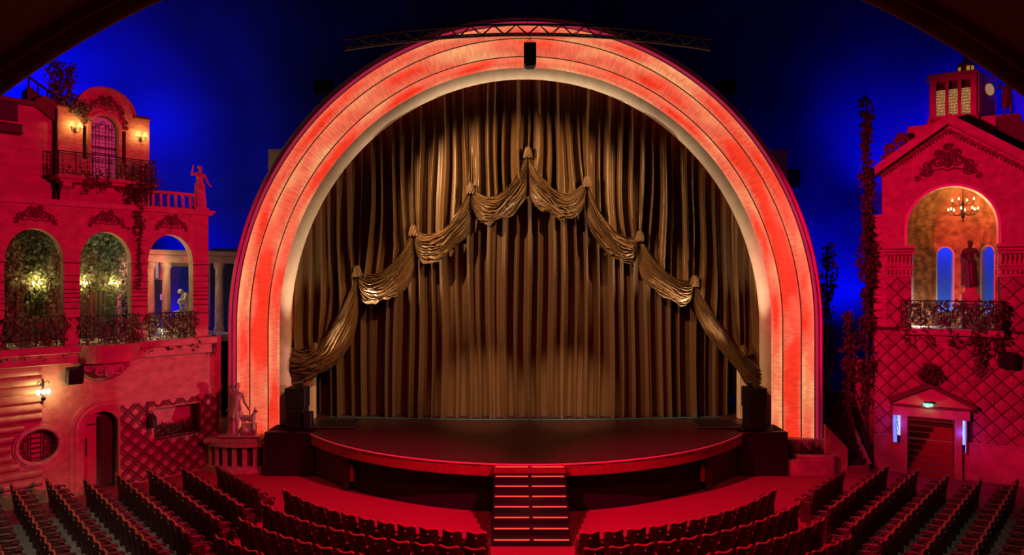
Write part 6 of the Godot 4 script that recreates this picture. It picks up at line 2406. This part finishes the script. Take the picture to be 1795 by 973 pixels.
func build_seats() -> void:
	var a := make_seat(false)
	var b := make_seat(true)
	var place := func(proto: Node3D, pos: Vector3, turn: float, label: String, group: String) -> bool:
		var top := pos + Vector3(0, 0.95, 0)
		var d := -top.z
		var px := 897.5 + F * top.x / d
		var py := 486.5 - F * (top.y - 7.0) / d
		if px < -25 or px > 1820 or py > 985:
			return false
		var o: Node3D = proto.duplicate()
		o.name = numbered("theatre_seat")
		add_child(o)
		o.position = pos
		o.rotation.y = turn
		tag(o, label, "seat", group)
		return true
	# middle block: arcs round the stage
	var c := Vector3(SC, 0, -24.6)
	for row in 6:
		var r := 8.85 + 0.91 * row
		for s in [-1.0, 1.0]:
			var k := 0
			var lim := 7.1 + 0.10 * row
			while k < 14:
				var ph := (1.02 + 0.29) / r + k * 0.578 / r
				var x := sin(ph) * r
				if x > lim:
					break
				place.call(a, c + Vector3(s * x, 0, cos(ph) * r), s * ph, "dark seat %s from the centre aisle, %s row, %s half of middle block" % [ordinal(k), ordinal(row), "left" if s < 0 else "right"], "seats of the middle block")
				k += 1
	# side blocks: straight rows turned towards the stage
	var ends_l := [[-9.5, -7.0], [-10.5, -6.9], [-11.3, -7.1], [-12.1, -7.4], [-12.9, -7.7], [-13.7, -8.0], [-14.5, -8.3], [-15.2, -8.6], [-15.6, -8.9]]
	var ends_r := [[10.3, 8.3], [12.1, 8.1], [12.7, 8.0], [13.4, 8.2], [14.1, 8.5], [14.9, 8.8], [15.5, 9.1], [16.0, 9.4], [16.3, 9.7]]
	for s in [-1.0, 1.0]:
		for row in 9:
			var e: Array = ends_l[row] if s < 0 else ends_r[row]
			var p: float = 7.97 - 0.83 * row if s < 0 else 6.95 - 0.80 * row
			var q0: float = (absf(e[1]) + 0.722 * p) / 0.692 if s > 0 else (absf(e[1]) + 0.722 * p) / 0.692
			var q1: float = (absf(e[0]) + 0.722 * p) / 0.692
			var k := 0
			while q0 + 0.28 + k * 0.565 < q1:
				var q := q0 + 0.28 + k * 0.565
				var x := 0.692 * q - 0.722 * p
				var d := 0.722 * q + 0.692 * p
				place.call(b if row == 0 else a, Vector3(s * x, 0, -d), s * 0.806, ("brown panel-backed seat %s from the aisle, front row of %s side block" % [ordinal(k), "left" if s < 0 else "right"]) if row == 0 else ("dark seat %s from the aisle, %s row of %s side block" % [ordinal(k), ordinal(row), "left" if s < 0 else "right"]), "seats of the %s side block" % ("left" if s < 0 else "right"))
				k += 1
	a.free()
	b.free()
